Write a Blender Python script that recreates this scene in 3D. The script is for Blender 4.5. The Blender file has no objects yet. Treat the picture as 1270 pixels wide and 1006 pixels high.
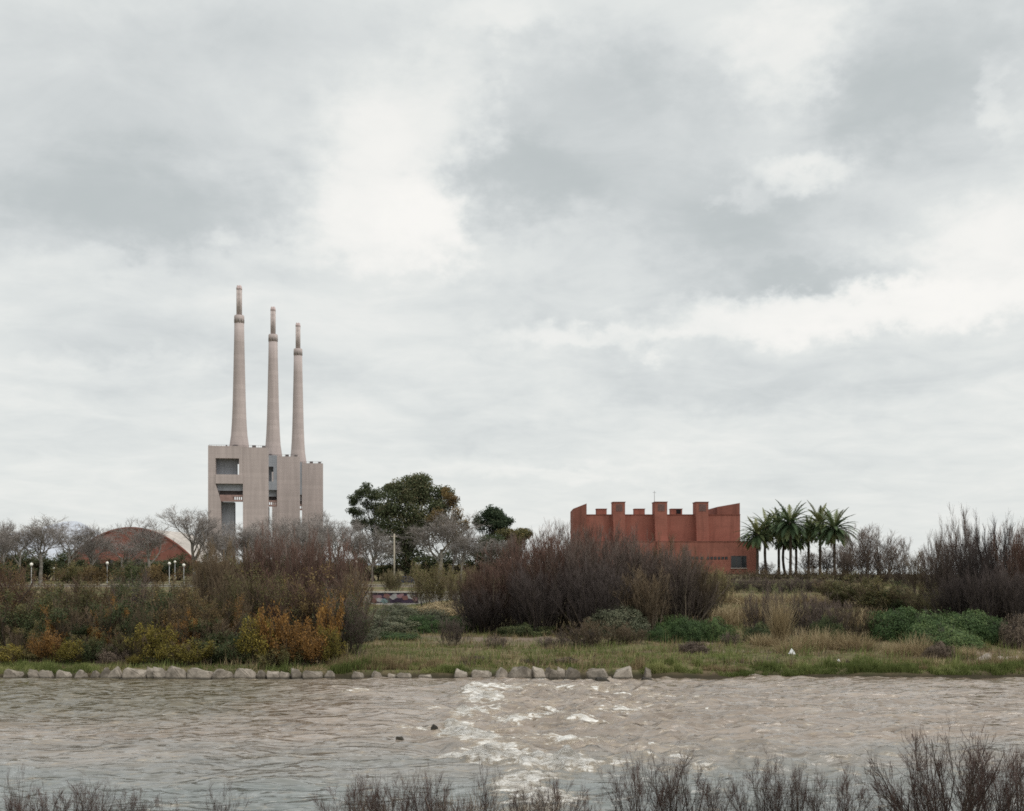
import bpy, bmesh, math
import numpy as np
from mathutils import Vector, noise as mnoise

scene = bpy.context.scene
COL = scene.collection
F, CX, HY, HC = 1460.0, 635.0, 700.0, 7.2       # focal length and horizon of the photograph, eye height above the river
R = math.radians

def X(px, D): return (px - CX) / F * D
def Z(py, D): return HC - (py - HY) / F * D

# ------------------------------------------------------------------ numpy noise
def _hash(ix, iy, seed):
    n = (ix.astype(np.int64) * 374761393 + iy.astype(np.int64) * 668265263 + seed * 1442695041) & 0x7fffffff
    n = ((n ^ (n >> 13)) * 1274126177) & 0x7fffffff
    n = (n ^ (n >> 16)) & 0xffffff
    return n / float(0xffffff)

def vnoise(x, y, seed=0):
    x = np.asarray(x, float); y = np.asarray(y, float)
    ix = np.floor(x); iy = np.floor(y)
    fx = x - ix; fy = y - iy
    fx = fx * fx * fx * (fx * (fx * 6 - 15) + 10); fy = fy * fy * fy * (fy * (fy * 6 - 15) + 10)
    a = _hash(ix, iy, seed); b = _hash(ix + 1, iy, seed); c = _hash(ix, iy + 1, seed); d = _hash(ix + 1, iy + 1, seed)
    return (a + (b - a) * fx) * (1 - fy) + (c + (d - c) * fx) * fy

def fbm(x, y, oct=4, seed=0):
    v = 0; a = .5; t = 0
    x = np.asarray(x, float); y = np.asarray(y, float)
    for o in range(oct):
        v = v + a * vnoise(x + 17.3 * o, y - 9.1 * o, seed + o); t += a; a *= .5
        x, y = 2 * (x * .8 - y * .6), 2 * (x * .6 + y * .8)
    return v / t

def sstep(a, b, x):
    t = np.clip((x - a) / (b - a), 0, 1)
    return t * t * (3 - 2 * t)

# ------------------------------------------------------------------ terrain height
_YL = [-9000, -200, 2, 6, 14, 20, 26, 30, 33, 38, 70, 73.5, 74.6, 75.3, 76.6, 90, 111, 125, 139, 142, 165, 185, 400, 9000]
_ZL = [5.5, 5.5, 5.5, 5.2, 3.6, 2.3, 1.0, .3, -.15, -1, -1, -.45, 0., .42, .62, .85, 1.1, 1.5, 2.3, 3.1, 3.7, 3.7, 3.4, 3.0]
_YR = [-9000, -200, 2, 6, 14, 20, 26, 30, 33, 38, 70, 73.5, 74.6, 75.3, 76.6, 90, 111, 118, 135, 150, 240, 300, 420, 9000]
_ZR = [5.5, 5.5, 5.5, 5.2, 3.6, 2.3, 1.0, .3, -.15, -1, -1, -.45, 0., .42, .62, .85, 1.1, 1.6, 3.4, 5.0, 5.2, 3.6, 3.0, 3.0]

def gh(x, y):
    x = np.asarray(x, float); y = np.asarray(y, float)
    yy = y + np.where((y > 60) & (y < 90), (fbm(x * .35, x * 0 + 3.3, 3, 5) - .5) * .9, 0)
    s = sstep(-14, 6, x)
    z = np.interp(yy, _YL, _ZL) * (1 - s) + np.interp(yy, _YR, _ZR) * s
    m = sstep(75, 77, y) * (1 - sstep(140, 180, y))
    z = z + m * ((fbm(x * .22, y * .22, 4, 9) - .5) * .75 + (fbm(x * 1.1, y * 1.1, 2, 19) - .5) * .14)
    dip = sstep(.10, .17, x / np.maximum(y, 1)) * sstep(280, 420, y)
    return z * (1 - dip) - 2.5 * dip

def g1(x, y): return float(gh(np.array([x]), np.array([y]))[0])

# ------------------------------------------------------------------ materials
def mat(name, rough=.85, spec=.2):
    m = bpy.data.materials.new(name); m.use_nodes = True
    nt = m.node_tree; b = nt.nodes['Principled BSDF']
    b.inputs['Roughness'].default_value = rough
    b.inputs['Specular IOR Level'].default_value = spec
    return m, nt, b

class G:
    """small node-writing helper"""
    def __init__(s, nt): s.nt = nt
    def n(s, t, **kw):
        nd = s.nt.nodes.new(t)
        for k, v in kw.items(): setattr(nd, k, v)
        return nd
    def l(s, a, b): s.nt.links.new(a, b)
    def val(s, sock, v):
        if hasattr(v, 'is_linked') or isinstance(v, bpy.types.NodeSocket): s.l(v, sock)
        else: sock.default_value = v
    def math(s, op, a, b=0., clamp=False):
        nd = s.n('ShaderNodeMath', operation=op); nd.use_clamp = clamp
        s.val(nd.inputs[0], a); s.val(nd.inputs[1], b); return nd.outputs[0]
    def noise(s, vec, scale, detail=4., rough=.55, dist=0.):
        nd = s.n('ShaderNodeTexNoise'); nd.inputs['Scale'].default_value = scale
        nd.inputs['Detail'].default_value = detail; nd.inputs['Roughness'].default_value = rough
        nd.inputs['Distortion'].default_value = dist
        if vec is not None: s.l(vec, nd.inputs['Vector'])
        return nd
    def mr(s, v, a, b, c=0., d=1., smooth=False):
        nd = s.n('ShaderNodeMapRange'); nd.interpolation_type = 'SMOOTHSTEP' if smooth else 'LINEAR'
        s.val(nd.inputs[0], v)
        for i, q in enumerate((a, b, c, d)): s.val(nd.inputs[1 + i], q)
        return nd.outputs[0]
    def mix(s, f, a, b):
        nd = s.n('ShaderNodeMix', data_type='RGBA'); s.val(nd.inputs[0], f)
        for i, q in ((6, a), (7, b)):
            if isinstance(q, tuple): nd.inputs[i].default_value = (*q[:3], 1)
            else: s.l(q, nd.inputs[i])
        return nd.outputs[2]
    def pos(s): return s.n('ShaderNodeNewGeometry').outputs['Position']
    def obj(s): return s.n('ShaderNodeTexCoord').outputs['Object']
    def scalev(s, v, sc):
        nd = s.n('ShaderNodeVectorMath', operation='MULTIPLY'); s.l(v, nd.inputs[0]); nd.inputs[1].default_value = sc
        return nd.outputs[0]
    def attr(s, name): return s.n('ShaderNodeAttribute', attribute_name=name).outputs['Fac']
    def rnd(s): return s.n('ShaderNodeObjectInfo').outputs['Random']
    def bump(s, h, strength=.3, dist=.05):
        nd = s.n('ShaderNodeBump'); nd.inputs['Strength'].default_value = strength; nd.inputs['Distance'].default_value = dist
        s.l(h, nd.inputs['Height']); return nd.outputs[0]

def bark(name, c1, c2, scale=6.):
    m, nt, b = mat(name, .9, .1); g = G(nt)
    f = g.noise(g.obj(), scale, 3).outputs[0]
    f = g.math('ADD', g.mr(f, .3, .7), g.math('MULTIPLY', g.math('SUBTRACT', g.rnd(), .5), .5), True)
    g.l(g.mix(f, c1, c2), b.inputs['Base Color']); return m

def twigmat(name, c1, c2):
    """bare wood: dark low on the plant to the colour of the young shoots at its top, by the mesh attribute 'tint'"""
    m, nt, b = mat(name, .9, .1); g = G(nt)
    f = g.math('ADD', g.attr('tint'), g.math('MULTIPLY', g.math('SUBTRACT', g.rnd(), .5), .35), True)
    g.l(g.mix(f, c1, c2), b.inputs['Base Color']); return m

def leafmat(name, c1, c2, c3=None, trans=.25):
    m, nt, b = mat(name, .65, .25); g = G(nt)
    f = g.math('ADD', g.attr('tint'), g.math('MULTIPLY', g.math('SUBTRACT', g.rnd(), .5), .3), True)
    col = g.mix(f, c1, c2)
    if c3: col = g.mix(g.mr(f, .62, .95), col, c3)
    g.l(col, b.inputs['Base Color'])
    t = g.n('ShaderNodeBsdfTranslucent'); g.l(col, t.inputs[0])
    ms = g.n('ShaderNodeMixShader'); ms.inputs[0].default_value = trans
    g.l(b.outputs[0], ms.inputs[1]); g.l(t.outputs[0], ms.inputs[2])
    g.l(ms.outputs[0], nt.nodes['Material Output'].inputs[0]); return m

def plain(name, c, rough=.6, spec=.3, var=.12, scale=3., metal=0.):
    m, nt, b = mat(name, rough, spec); g = G(nt)
    f = g.noise(g.obj(), scale, 4).outputs[0]
    g.l(g.mix(g.mr(f, .3, .7), tuple(x * (1 - var) for x in c), tuple(min(1, x * (1 + var)) for x in c)), b.inputs['Base Color'])
    b.inputs['Metallic'].default_value = metal; return m

M = {}
M['wood_dark'] = bark('dark_bark', (.040, .033, .028), (.10, .082, .068))
M['wood_grey'] = bark('grey_bark', (.075, .066, .06), (.15, .135, .125))
M['plane_bark'] = bark('pale_plane_bark', (.15, .138, .122), (.34, .32, .29), 2.)
M['palm_bark'] = bark('palm_bark', (.045, .035, .028), (.10, .08, .065), 4.)
M['stem_tan'] = bark('tan_grey_stems', (.07, .058, .045), (.20, .165, .125), 3.)
M['twig_red'] = twigmat('reddish_twigs', (.040, .032, .027), (.205, .125, .100))
M['twig_purple'] = twigmat('purple_grey_twigs', (.034, .030, .027), (.205, .158, .138))
M['twig_brown'] = twigmat('brown_twigs', (.036, .030, .021), (.205, .152, .10))
M['twig_black'] = twigmat('blackish_twigs', (.020, .018, .018), (.13, .105, .098))
M['twig_grey'] = twigmat('grey_twigs', (.15, .137, .128), (.29, .262, .245))
M['twig_near'] = twigmat('near_bank_twigs', (.05, .038, .034), (.14, .092, .08))
M['twig_tan'] = twigmat('tan_twigs', (.15, .115, .075), (.33, .26, .17))
M['leaf_dark'] = leafmat('dark_green_leaves', (.028, .044, .020), (.095, .12, .050), (.15, .145, .06))
M['leaf_olive'] = leafmat('olive_brown_leaves', (.055, .056, .026), (.18, .168, .068), (.26, .195, .075))
M['leaf_orange'] = leafmat('orange_leaves', (.12, .068, .024), (.38, .195, .055), (.45, .27, .08))
M['leaf_yellow'] = leafmat('yellow_green_leaves', (.085, .078, .018), (.29, .235, .045), (.40, .30, .07))
M['leaf_willow'] = leafmat('pale_yellow_green_leaves', (.13, .12, .05), (.26, .23, .10), (.32, .27, .13))
M['leaf_greygreen'] = leafmat('grey_green_leaves', (.060, .068, .042), (.15, .165, .105), (.21, .20, .13))
M['leaf_green'] = leafmat('bramble_green_leaves', (.026, .050, .019), (.085, .145, .048), (.145, .195, .072))
M['leaf_eucalyptus'] = leafmat('eucalyptus_leaves', (.040, .054, .028), (.135, .155, .075), (.19, .155, .09))
M['leaf_pine'] = leafmat('pine_needles', (.026, .044, .026), (.085, .12, .062), (.12, .12, .065))
M['leaf_palm'] = leafmat('palm_leaflets', (.030, .056, .028), (.10, .145, .062), (.18, .185, .08), .15)
M['leaf_rust'] = leafmat('rust_leaves', (.085, .060, .028), (.225, .155, .068), (.30, .22, .085))
M['litter_brown'] = leafmat('dead_brown_stalks', (.07, .052, .042), (.165, .125, .095), (.21, .165, .12), .1)
M['straw'] = leafmat('straw', (.20, .15, .085), (.42, .33, .19), (.50, .41, .26), .2)
M['blade_green'] = leafmat('grass_blades', (.080, .105, .028), (.215, .25, .080), (.31, .31, .13), .2)
M['blade_dry'] = leafmat('dry_grass_blades', (.16, .12, .065), (.36, .28, .155), (.45, .37, .225), .2)

# concrete with pour joints and stains
def concrete(name, c):
    m, nt, b = mat(name, .9, .15); g = G(nt); p = g.pos()
    sep = g.n('ShaderNodeSeparateXYZ'); g.l(p, sep.inputs[0])
    band = g.math('FRACT', g.math('MULTIPLY', sep.outputs[2], 1 / 4.2))
    joint = g.math('LESS_THAN', band, .13)
    big = g.noise(g.scalev(p, (.06, .06, .02)), 1., 5).outputs[0]
    streak = g.noise(g.scalev(p, (.5, .5, .03)), 1., 3).outputs[0]
    lvl = g.noise(g.scalev(p, (.0, .0, .238)), 1., 0).outputs[0]
    f = g.math('ADD', g.math('MULTIPLY', g.mr(big, .3, .7), .5), g.math('MULTIPLY', g.mr(streak, .35, .65), .45))
    f = g.math('ADD', f, g.math('MULTIPLY', g.mr(lvl, .35, .65), .25))
    col = g.mix(f, tuple(x * .74 for x in c), tuple(x * 1.08 for x in c))
    col = g.mix(g.math('MULTIPLY', joint, .13), col, tuple(x * .55 for x in c))
    g.l(col, b.inputs['Base Color']); return m
M['concrete'] = concrete('pinkish_concrete', (.455, .392, .375))
M['concrete_shade'] = concrete('bluish_grey_concrete', (.30, .315, .345))  # shaded copy of the concrete: bluish shade is put into its colour
M['flue'] = plain('flue_cladding', (.44, .38, .36), .8, .2, .2, .5)
M['flue_tip'] = plain('flue_tip_paint', (.58, .47, .46), .8, .2, .2, .5)
M['dark_steel'] = plain('dark_steel', (.12, .105, .105), .7, .3, .2, .5)
M['rust_steel'] = plain('rusty_girder', (.30, .20, .18), .8, .2, .25, .3)

def brick(name, c):
    m, nt, b = mat(name, .9, .15); g = G(nt); p = g.pos()
    big = g.noise(g.scalev(p, (.25, .25, .6)), 1., 5).outputs[0]
    fine = g.noise(p, 2.5, 3).outputs[0]
    sep = g.n('ShaderNodeSeparateXYZ'); g.l(p, sep.inputs[0])
    row = g.math('LESS_THAN', g.math('FRACT', g.math('MULTIPLY', sep.outputs[2], 1 / .42)), .16)
    stain = g.noise(g.scalev(p, (1.2, 1.2, .10)), 1., 4).outputs[0]
    f = g.math('ADD', g.math('MULTIPLY', g.mr(big, .3, .7), .6), g.math('MULTIPLY', g.mr(fine, .3, .7), .4))
    col = g.mix(f, tuple(x * .78 for x in c), tuple(x * 1.18 for x in c))
    col = g.mix(g.mr(stain, .48, .70, 0, .5), col, tuple(x * .5 for x in c))
    col = g.mix(g.math('MULTIPLY', row, .18), col, (.30, .2, .17))
    g.l(col, b.inputs['Base Color']); return m
M['brick'] = brick('red_brick', (.30, .122, .092))
M['brick_dark'] = brick('dark_red_brick', (.23, .092, .07))
M['brick_hall'] = brick('faded_red_brick', (.24, .10, .078))
m, nt, b = mat('window_glass', .08, .5); b.inputs['Base Color'].default_value = (.03, .035, .04, 1); M['glass'] = m
M['dark_opening'] = plain('dark_opening', (.02, .02, .022), .9, .1)
M['white_paint'] = plain('white_paint', (.72, .71, .68), .5, .3, .06)
M['white_roof'] = plain('weathered_white_roof', (.46, .42, .385), .7, .2, .2, .1)
M['lamp_globe'] = plain('opal_globe', (.80, .78, .70), .25, .5, .03)
M['lamp_post'] = plain('galvanised_post', (.36, .37, .37), .5, .4, .1)
M['parapet'] = plain('parapet_concrete', (.40, .38, .35), .85, .2, .25, .6)
M['pole'] = plain('weathered_pole', (.34, .31, .25), .85, .2, .2, 1.)
M['tyre'] = plain('tyre_rubber', (.02, .02, .02), .8, .2)
M['car_paint'] = plain('dark_blue_car_paint', (.02, .03, .06), .25, .5, .05)
M['plastic'] = plain('white_plastic', (.78, .78, .78), .5, .4, .05, 9.)
M['graffiti_pink'] = plain('graffiti_pink', (0.271, 0.16, 0.182), .7, .2, .3, 1.5)
M['graffiti_white'] = plain('graffiti_white', (0.313, 0.304, 0.313), .7, .2, .25, 1.5)
M['graffiti_teal'] = plain('graffiti_teal', (0.165, 0.234, 0.247), .7, .2, .3, 1.5)
M['graffiti_dark'] = plain('graffiti_dark', (.05, .035, .06), .7, .2, .3, 1.5)
M['graffiti_red'] = plain('graffiti_red', (0.192, 0.094, 0.091), .7, .2, .3, 1.5)

def rockmat(name, c1, c2, c3):
    m, nt, b = mat(name, .9, .2); g = G(nt); p = g.pos()
    f = g.noise(p, 2.2, 6, .65).outputs[0]; f2 = g.noise(p, 9, 4, .6).outputs[0]
    col = g.mix(g.math('ADD', g.mr(f, .35, .65), g.math('MULTIPLY', g.math('SUBTRACT', g.rnd(), .5), .9), True), c1, c2)
    col = g.mix(g.mr(f2, .55, .75, 0, .5), col, c3)
    sep = g.n('ShaderNodeSeparateXYZ'); g.l(p, sep.inputs[0])
    wet = g.mr(g.math('ADD', sep.outputs[2], g.math('MULTIPLY', f, .10)), .10, .20, 1, 0)
    col = g.mix(g.math('MULTIPLY', wet, .8), col, (.05, .045, .035))
    g.l(col, b.inputs['Base Color'])
    g.l(g.bump(f2, .5, .05), b.inputs['Normal']); return m
M['rock'] = rockmat('pale_limestone', (.14, .122, .10), (.34, .30, .255), (.12, .105, .085))
M['rock_dark'] = rockmat('dark_wet_rock', (.03, .028, .025), (.06, .055, .05), (.02, .02, .018))

# ground
m, nt, b = mat('riverside_ground', .95, .1); g = G(nt); p = g.pos()
n1 = g.noise(p, .12, 6, .6).outputs[0]; n2 = g.noise(p, .9, 5, .6).outputs[0]; n3 = g.noise(p, 5., 4, .6).outputs[0]
f = g.math('ADD', g.math('MULTIPLY', n1, .6), g.math('MULTIPLY', n2, .4))
col = g.mix(g.mr(f, .42, .58), (.085, .098, .036), (.20, .155, .095))
col = g.mix(g.mr(n3, .5, .7, 0, .6), col, (.075, .06, .04))
col = g.mix(g.attr('bare'), col, g.mix(g.mr(n2, .3, .7), (.15, .115, .09), (.23, .185, .15)))
sepz = g.n('ShaderNodeSeparateXYZ'); g.l(p, sepz.inputs[0])
col = g.mix(g.mr(g.math('ADD', sepz.outputs[2], g.math('MULTIPLY', n2, .2)), .22, .62, .9, 0), col, (.035, .029, .021))
g.l(col, b.inputs['Base Color']); g.l(g.bump(n3, .6, .08), b.inputs['Normal']); M['ground'] = m

# river water: silty body with painted sky and bush reflections, under a rippled, sky-reflecting surface, foam where the attribute says the weir breaks it
m, nt, b = mat('river_water', .10, .85); g = G(nt); p = g.pos()
ps = g.scalev(p, (.75, 1., 1.))
w1 = g.noise(g.scalev(p, (.5, 1., 1.)), 1.25, 1.2, .5, .8).outputs[0]; w2 = g.noise(ps, 3.2, 1, .5, .5).outputs[0]
turb = g.attr('turb'); foam = g.attr('foam'); sky_refl = g.attr('calm'); bush_refl = g.attr('shade')
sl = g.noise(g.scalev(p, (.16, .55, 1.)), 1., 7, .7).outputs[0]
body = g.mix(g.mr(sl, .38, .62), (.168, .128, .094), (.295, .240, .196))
body = g.mix(sky_refl, body, (.15, .172, .168))  # grey-blue sky reflection of the near water, painted into the body colour
body = g.mix(bush_refl, body, (.11, .094, .056))  # dark reflection of the left bank bushes, painted into the body colour
f1 = g.noise(g.scalev(p, (.55, .95, 2.)), 2.6, 8, .70, .9).outputs[0]
f2 = g.noise(g.scalev(p, (.5, .5, 1.)), .9, 4, .6, 1.2).outputs[0]
fm = g.math('ADD', foam, g.math('ADD', g.math('MULTIPLY', g.math('SUBTRACT', f1, .5), 2.1), g.math('MULTIPLY', g.math('SUBTRACT', f2, .5), 1.1)))
fmask = g.mr(fm, .40, .66, 0, 1, True)
col = g.mix(g.math('MULTIPLY', g.mr(fm, .10, .5, 0, 1, True), .6), body, (.36, .285, .19))
col = g.mix(fmask, col, g.mix(g.mr(f1, .4, .65), (.42, .38, .32), (.86, .85, .82)))
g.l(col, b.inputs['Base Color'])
g.l(g.mr(fmask, 0, 1, .12, .75), b.inputs['Roughness'])
hgt = g.math('ADD', g.math('MULTIPLY', w1, 1.), g.math('MULTIPLY', w2, .16))
hgt = g.math('ADD', hgt, g.math('MULTIPLY', f1, g.math('MULTIPLY', foam, .8)))
g.l(g.bump(hgt, 1.0, .50), b.inputs['Normal']); M['water'] = m
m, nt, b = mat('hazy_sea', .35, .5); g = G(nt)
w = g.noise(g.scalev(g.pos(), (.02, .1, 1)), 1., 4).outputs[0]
g.l(g.mix(g.mr(w, .3, .7), (.50, .53, .54), (.60, .62, .62)), b.inputs['Base Color']); M['sea'] = m  # pale haze over the sea is mixed into its base colour
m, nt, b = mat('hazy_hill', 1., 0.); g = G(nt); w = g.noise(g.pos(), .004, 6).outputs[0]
g.l(g.mix(g.mr(w, .3, .7), (.42, .45, .505), (.49, .515, .565)), b.inputs['Base Color']); M['hill'] = m  # distance haze is put into the hill's pale bluish colour
M['paving'] = plain('promenade_paving', (.30, .27, .24), .9, .1, .15, .5)

# ------------------------------------------------------------------ mesh helpers
def npmesh(name, V, faces, tint=None, smooth=False):
    """faces: list of integer arrays, each (m, k)"""
    me = bpy.data.meshes.new(name)
    V = np.asarray(V, np.float32); me.vertices.add(len(V)); me.vertices.foreach_set('co', V.ravel())
    faces = [np.asarray(f, np.int32) for f in faces if len(f)]
    idx = np.concatenate([f.ravel() for f in faces]); tot = np.concatenate([np.full(len(f), f.shape[1], np.int32) for f in faces])
    me.loops.add(len(idx)); me.loops.foreach_set('vertex_index', idx)
    me.polygons.add(len(tot)); st = np.zeros(len(tot), np.int32); st[1:] = np.cumsum(tot)[:-1]
    me.polygons.foreach_set('loop_start', st); me.polygons.foreach_set('loop_total', tot)
    if smooth: me.polygons.foreach_set('use_smooth', np.ones(len(tot), bool))
    if tint is not None: attr(me, 'tint', tint)
    me.update(calc_edges=True); return me

def attr(me, name, v):
    a = me.attributes.new(name, 'FLOAT', 'POINT'); a.data.foreach_set('value', np.asarray(v, np.float32))

def link(name, me, material, parent=None):
    o = bpy.data.objects.new(name, me); COL.objects.link(o)
    if material is not None:
        if len(me.materials) == 0: me.materials.append(material)
        elif me.materials[0] is not material:
            o.material_slots[0].link = 'OBJECT'; o.material_slots[0].material = material
    if parent is not None: o.parent = parent
    return o

def tag(o, label=None, cat=None, group=None, kind=None):
    for k, v in (('label', label), ('category', cat), ('group', group), ('kind', kind)):
        if v: o[k] = v
    return o

def thing(name, label, cat, loc=(0, 0, 0), rz=0., group=None, scale=(1, 1, 1)):
    o = bpy.data.objects.new(name, None); COL.objects.link(o); o.location = loc; o.rotation_euler = (0, 0, rz); o.scale = scale
    o.empty_display_size = .2
    return tag(o, label, cat, group)

class BM:
    def __init__(s): s.b = bmesh.new()
    def box(s, x0, x1, y0, y1, z0, z1, top=None):
        """axis box; top=(zl, zr) slants the top from x0 to x1"""
        zl, zr = top if top else (z1, z1)
        v = [s.b.verts.new(c) for c in ((x0, y0, z0), (x1, y0, z0), (x1, y1, z0), (x0, y1, z0), (x0, y0, zl), (x1, y0, zr), (x1, y1, zr), (x0, y1, zl))]
        for f in ((3, 2, 1, 0), (4, 5, 6, 7), (0, 1, 5, 4), (1, 2, 6, 5), (2, 3, 7, 6), (3, 0, 4, 7)): s.b.faces.new([v[i] for i in f])
        return s
    def prism(s, pts, y0, y1):
        """polygon in x,z (counter-clockwise seen from -y) extruded along y"""
        a = [s.b.verts.new((x, y0, z)) for x, z in pts]; c = [s.b.verts.new((x, y1, z)) for x, z in pts]; n = len(pts)
        s.b.faces.new(a); s.b.faces.new(c[::-1])
        for i in range(n): s.b.faces.new((a[i], c[i], c[(i + 1) % n], a[(i + 1) % n])[::-1])
        return s
    def lathe(s, prof, n=24, cx=0, cy=0, cap=True):
        rings = [[s.b.verts.new((cx + r * math.cos(2 * math.pi * k / n), cy + r * math.sin(2 * math.pi * k / n), z)) for k in range(n)] for r, z in prof]
        for a, c in zip(rings, rings[1:]):
            for k in range(n):
                f = s.b.faces.new((a[k], a[(k + 1) % n], c[(k + 1) % n], c[k])); f.smooth = True
        if cap: s.b.faces.new(rings[0][::-1]); s.b.faces.new(rings[-1])
        return s
    def bevel(s, w=.03):
        bmesh.ops.bevel(s.b, geom=list(s.b.edges), offset=w, segments=2, affect='EDGES', profile=.5); return s
    def mesh(s, name):
        bmesh.ops.recalc_face_normals(s.b, faces=s.b.faces)
        me = bpy.data.meshes.new(name); s.b.to_mesh(me); s.b.free(); return me
    def build(s, name, material, parent=None): return link(name, s.mesh(name), material, parent)

# ------------------------------------------------------------------ plant growth (arrays of polylines)
def unit(v): return v / np.maximum(np.linalg.norm(v, axis=-1, keepdims=True), 1e-9)

def grow(start, d, L, r0, K, wander, up, rng, tip=.35):
    N = len(start); P = np.zeros((N, K + 1, 3)); P[:, 0] = start; d = unit(d)
    for k in range(K):
        d = unit(d + rng.normal(0, wander, (N, 3)) + np.array([0, 0, up]))
        P[:, k + 1] = P[:, k] + d * (L / K)[:, None]
    Rr = r0[:, None] * np.linspace(1, tip, K + 1)[None]
    return P, Rr

def spawn(P, Rr, n, t0, t1, a0, a1, len0, rng, lenfall=.5, rfac=.6, power=1.):
    """n children on every polyline; returns start, dir, length, radius"""
    N, K1, _ = P.shape; K = K1 - 1
    t = (t0 + (t1 - t0) * rng.random((N, n)) ** power) * K * .9999
    i = np.floor(t).astype(int); f = (t - i)[..., None]; rows = np.arange(N)[:, None]
    a = P[rows, i]; b_ = P[rows, i + 1]; s = a + (b_ - a) * f; tan = unit(b_ - a)
    rr = Rr[rows, i] * (1 - f[..., 0]) + Rr[rows, i + 1] * f[..., 0]
    side = unit(np.cross(tan, rng.normal(0, 1, tan.shape))); ang = rng.uniform(a0, a1, (N, n))[..., None]
    d = tan * np.cos(ang) + side * np.sin(ang)
    L = len0 * (1 - lenfall * t / K) * rng.uniform(.6, 1.25, (N, n))
    return s.reshape(-1, 3), d.reshape(-1, 3), L.ravel(), (rr * rfac).ravel()

def tubes(sets, sides=3):
    """sets of (P, R): one vertex/face soup"""
    Vs, Fs, off = [], [], 0
    for P, Rr in sets:
        N, K1, _ = P.shape
        tan = np.zeros_like(P); tan[:, 1:] += P[:, 1:] - P[:, :-1]; tan[:, :-1] += P[:, 1:] - P[:, :-1]; tan = unit(tan)
        ref = unit(np.array([.31, .77, .55]) + np.zeros_like(tan)); u = unit(np.cross(tan, ref)); w = np.cross(tan, u)
        if sides == 2:
            ph = (np.arange(N) * 2.399) [:, None, None]
            q = u * np.cos(ph) + w * np.sin(ph)
            ring = np.stack([P + q * Rr[..., None], P - q * Rr[..., None]], 2)
        else:
            ring = np.stack([P + (u * math.cos(2 * math.pi * k / sides) + w * math.sin(2 * math.pi * k / sides)) * Rr[..., None] for k in range(sides)], 2)
        V = ring.reshape(-1, 3); base = off + (np.arange(N)[:, None] * K1 + np.arange(K1 - 1)[None]) * sides
        fs = []
        for k in range(sides if sides > 2 else 1):
            k2 = (k + 1) % sides
            fs.append(np.stack([base + k, base + k2, base + sides + k2, base + sides + k], -1).reshape(-1, 4))
        Vs.append(V); Fs += fs; off += len(V)
    return np.concatenate(Vs), np.concatenate(Fs)

def leaves(C, size, rng, aspect=.5, normal=None, jitter=1.):
    """a diamond leaf at each centre, random or roughly facing 'normal'"""
    N = len(C); size = np.asarray(size) * rng.uniform(.6, 1.3, N)
    nrm = rng.normal(0, 1, (N, 3)) if normal is None else normal + rng.normal(0, jitter, (N, 3))
    nrm = unit(nrm); a = unit(np.cross(nrm, rng.normal(0, 1, (N, 3)))); b_ = np.cross(nrm, a)
    s = size[:, None]
    V = np.stack([C + a * s * .5, C + b_ * s * aspect * .5, C - a * s * .5, C - b_ * s * aspect * .5], 1).reshape(-1, 3)
    Fc = np.arange(N * 4).reshape(N, 4)
    return V, Fc

def heights_tint(V, H, rng): return np.clip(V[:, 2] / H, 0, 1) ** 1.25 * .85 + np.repeat(rng.random(len(V) // 2 + 1), 2)[:len(V)] * .15

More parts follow.
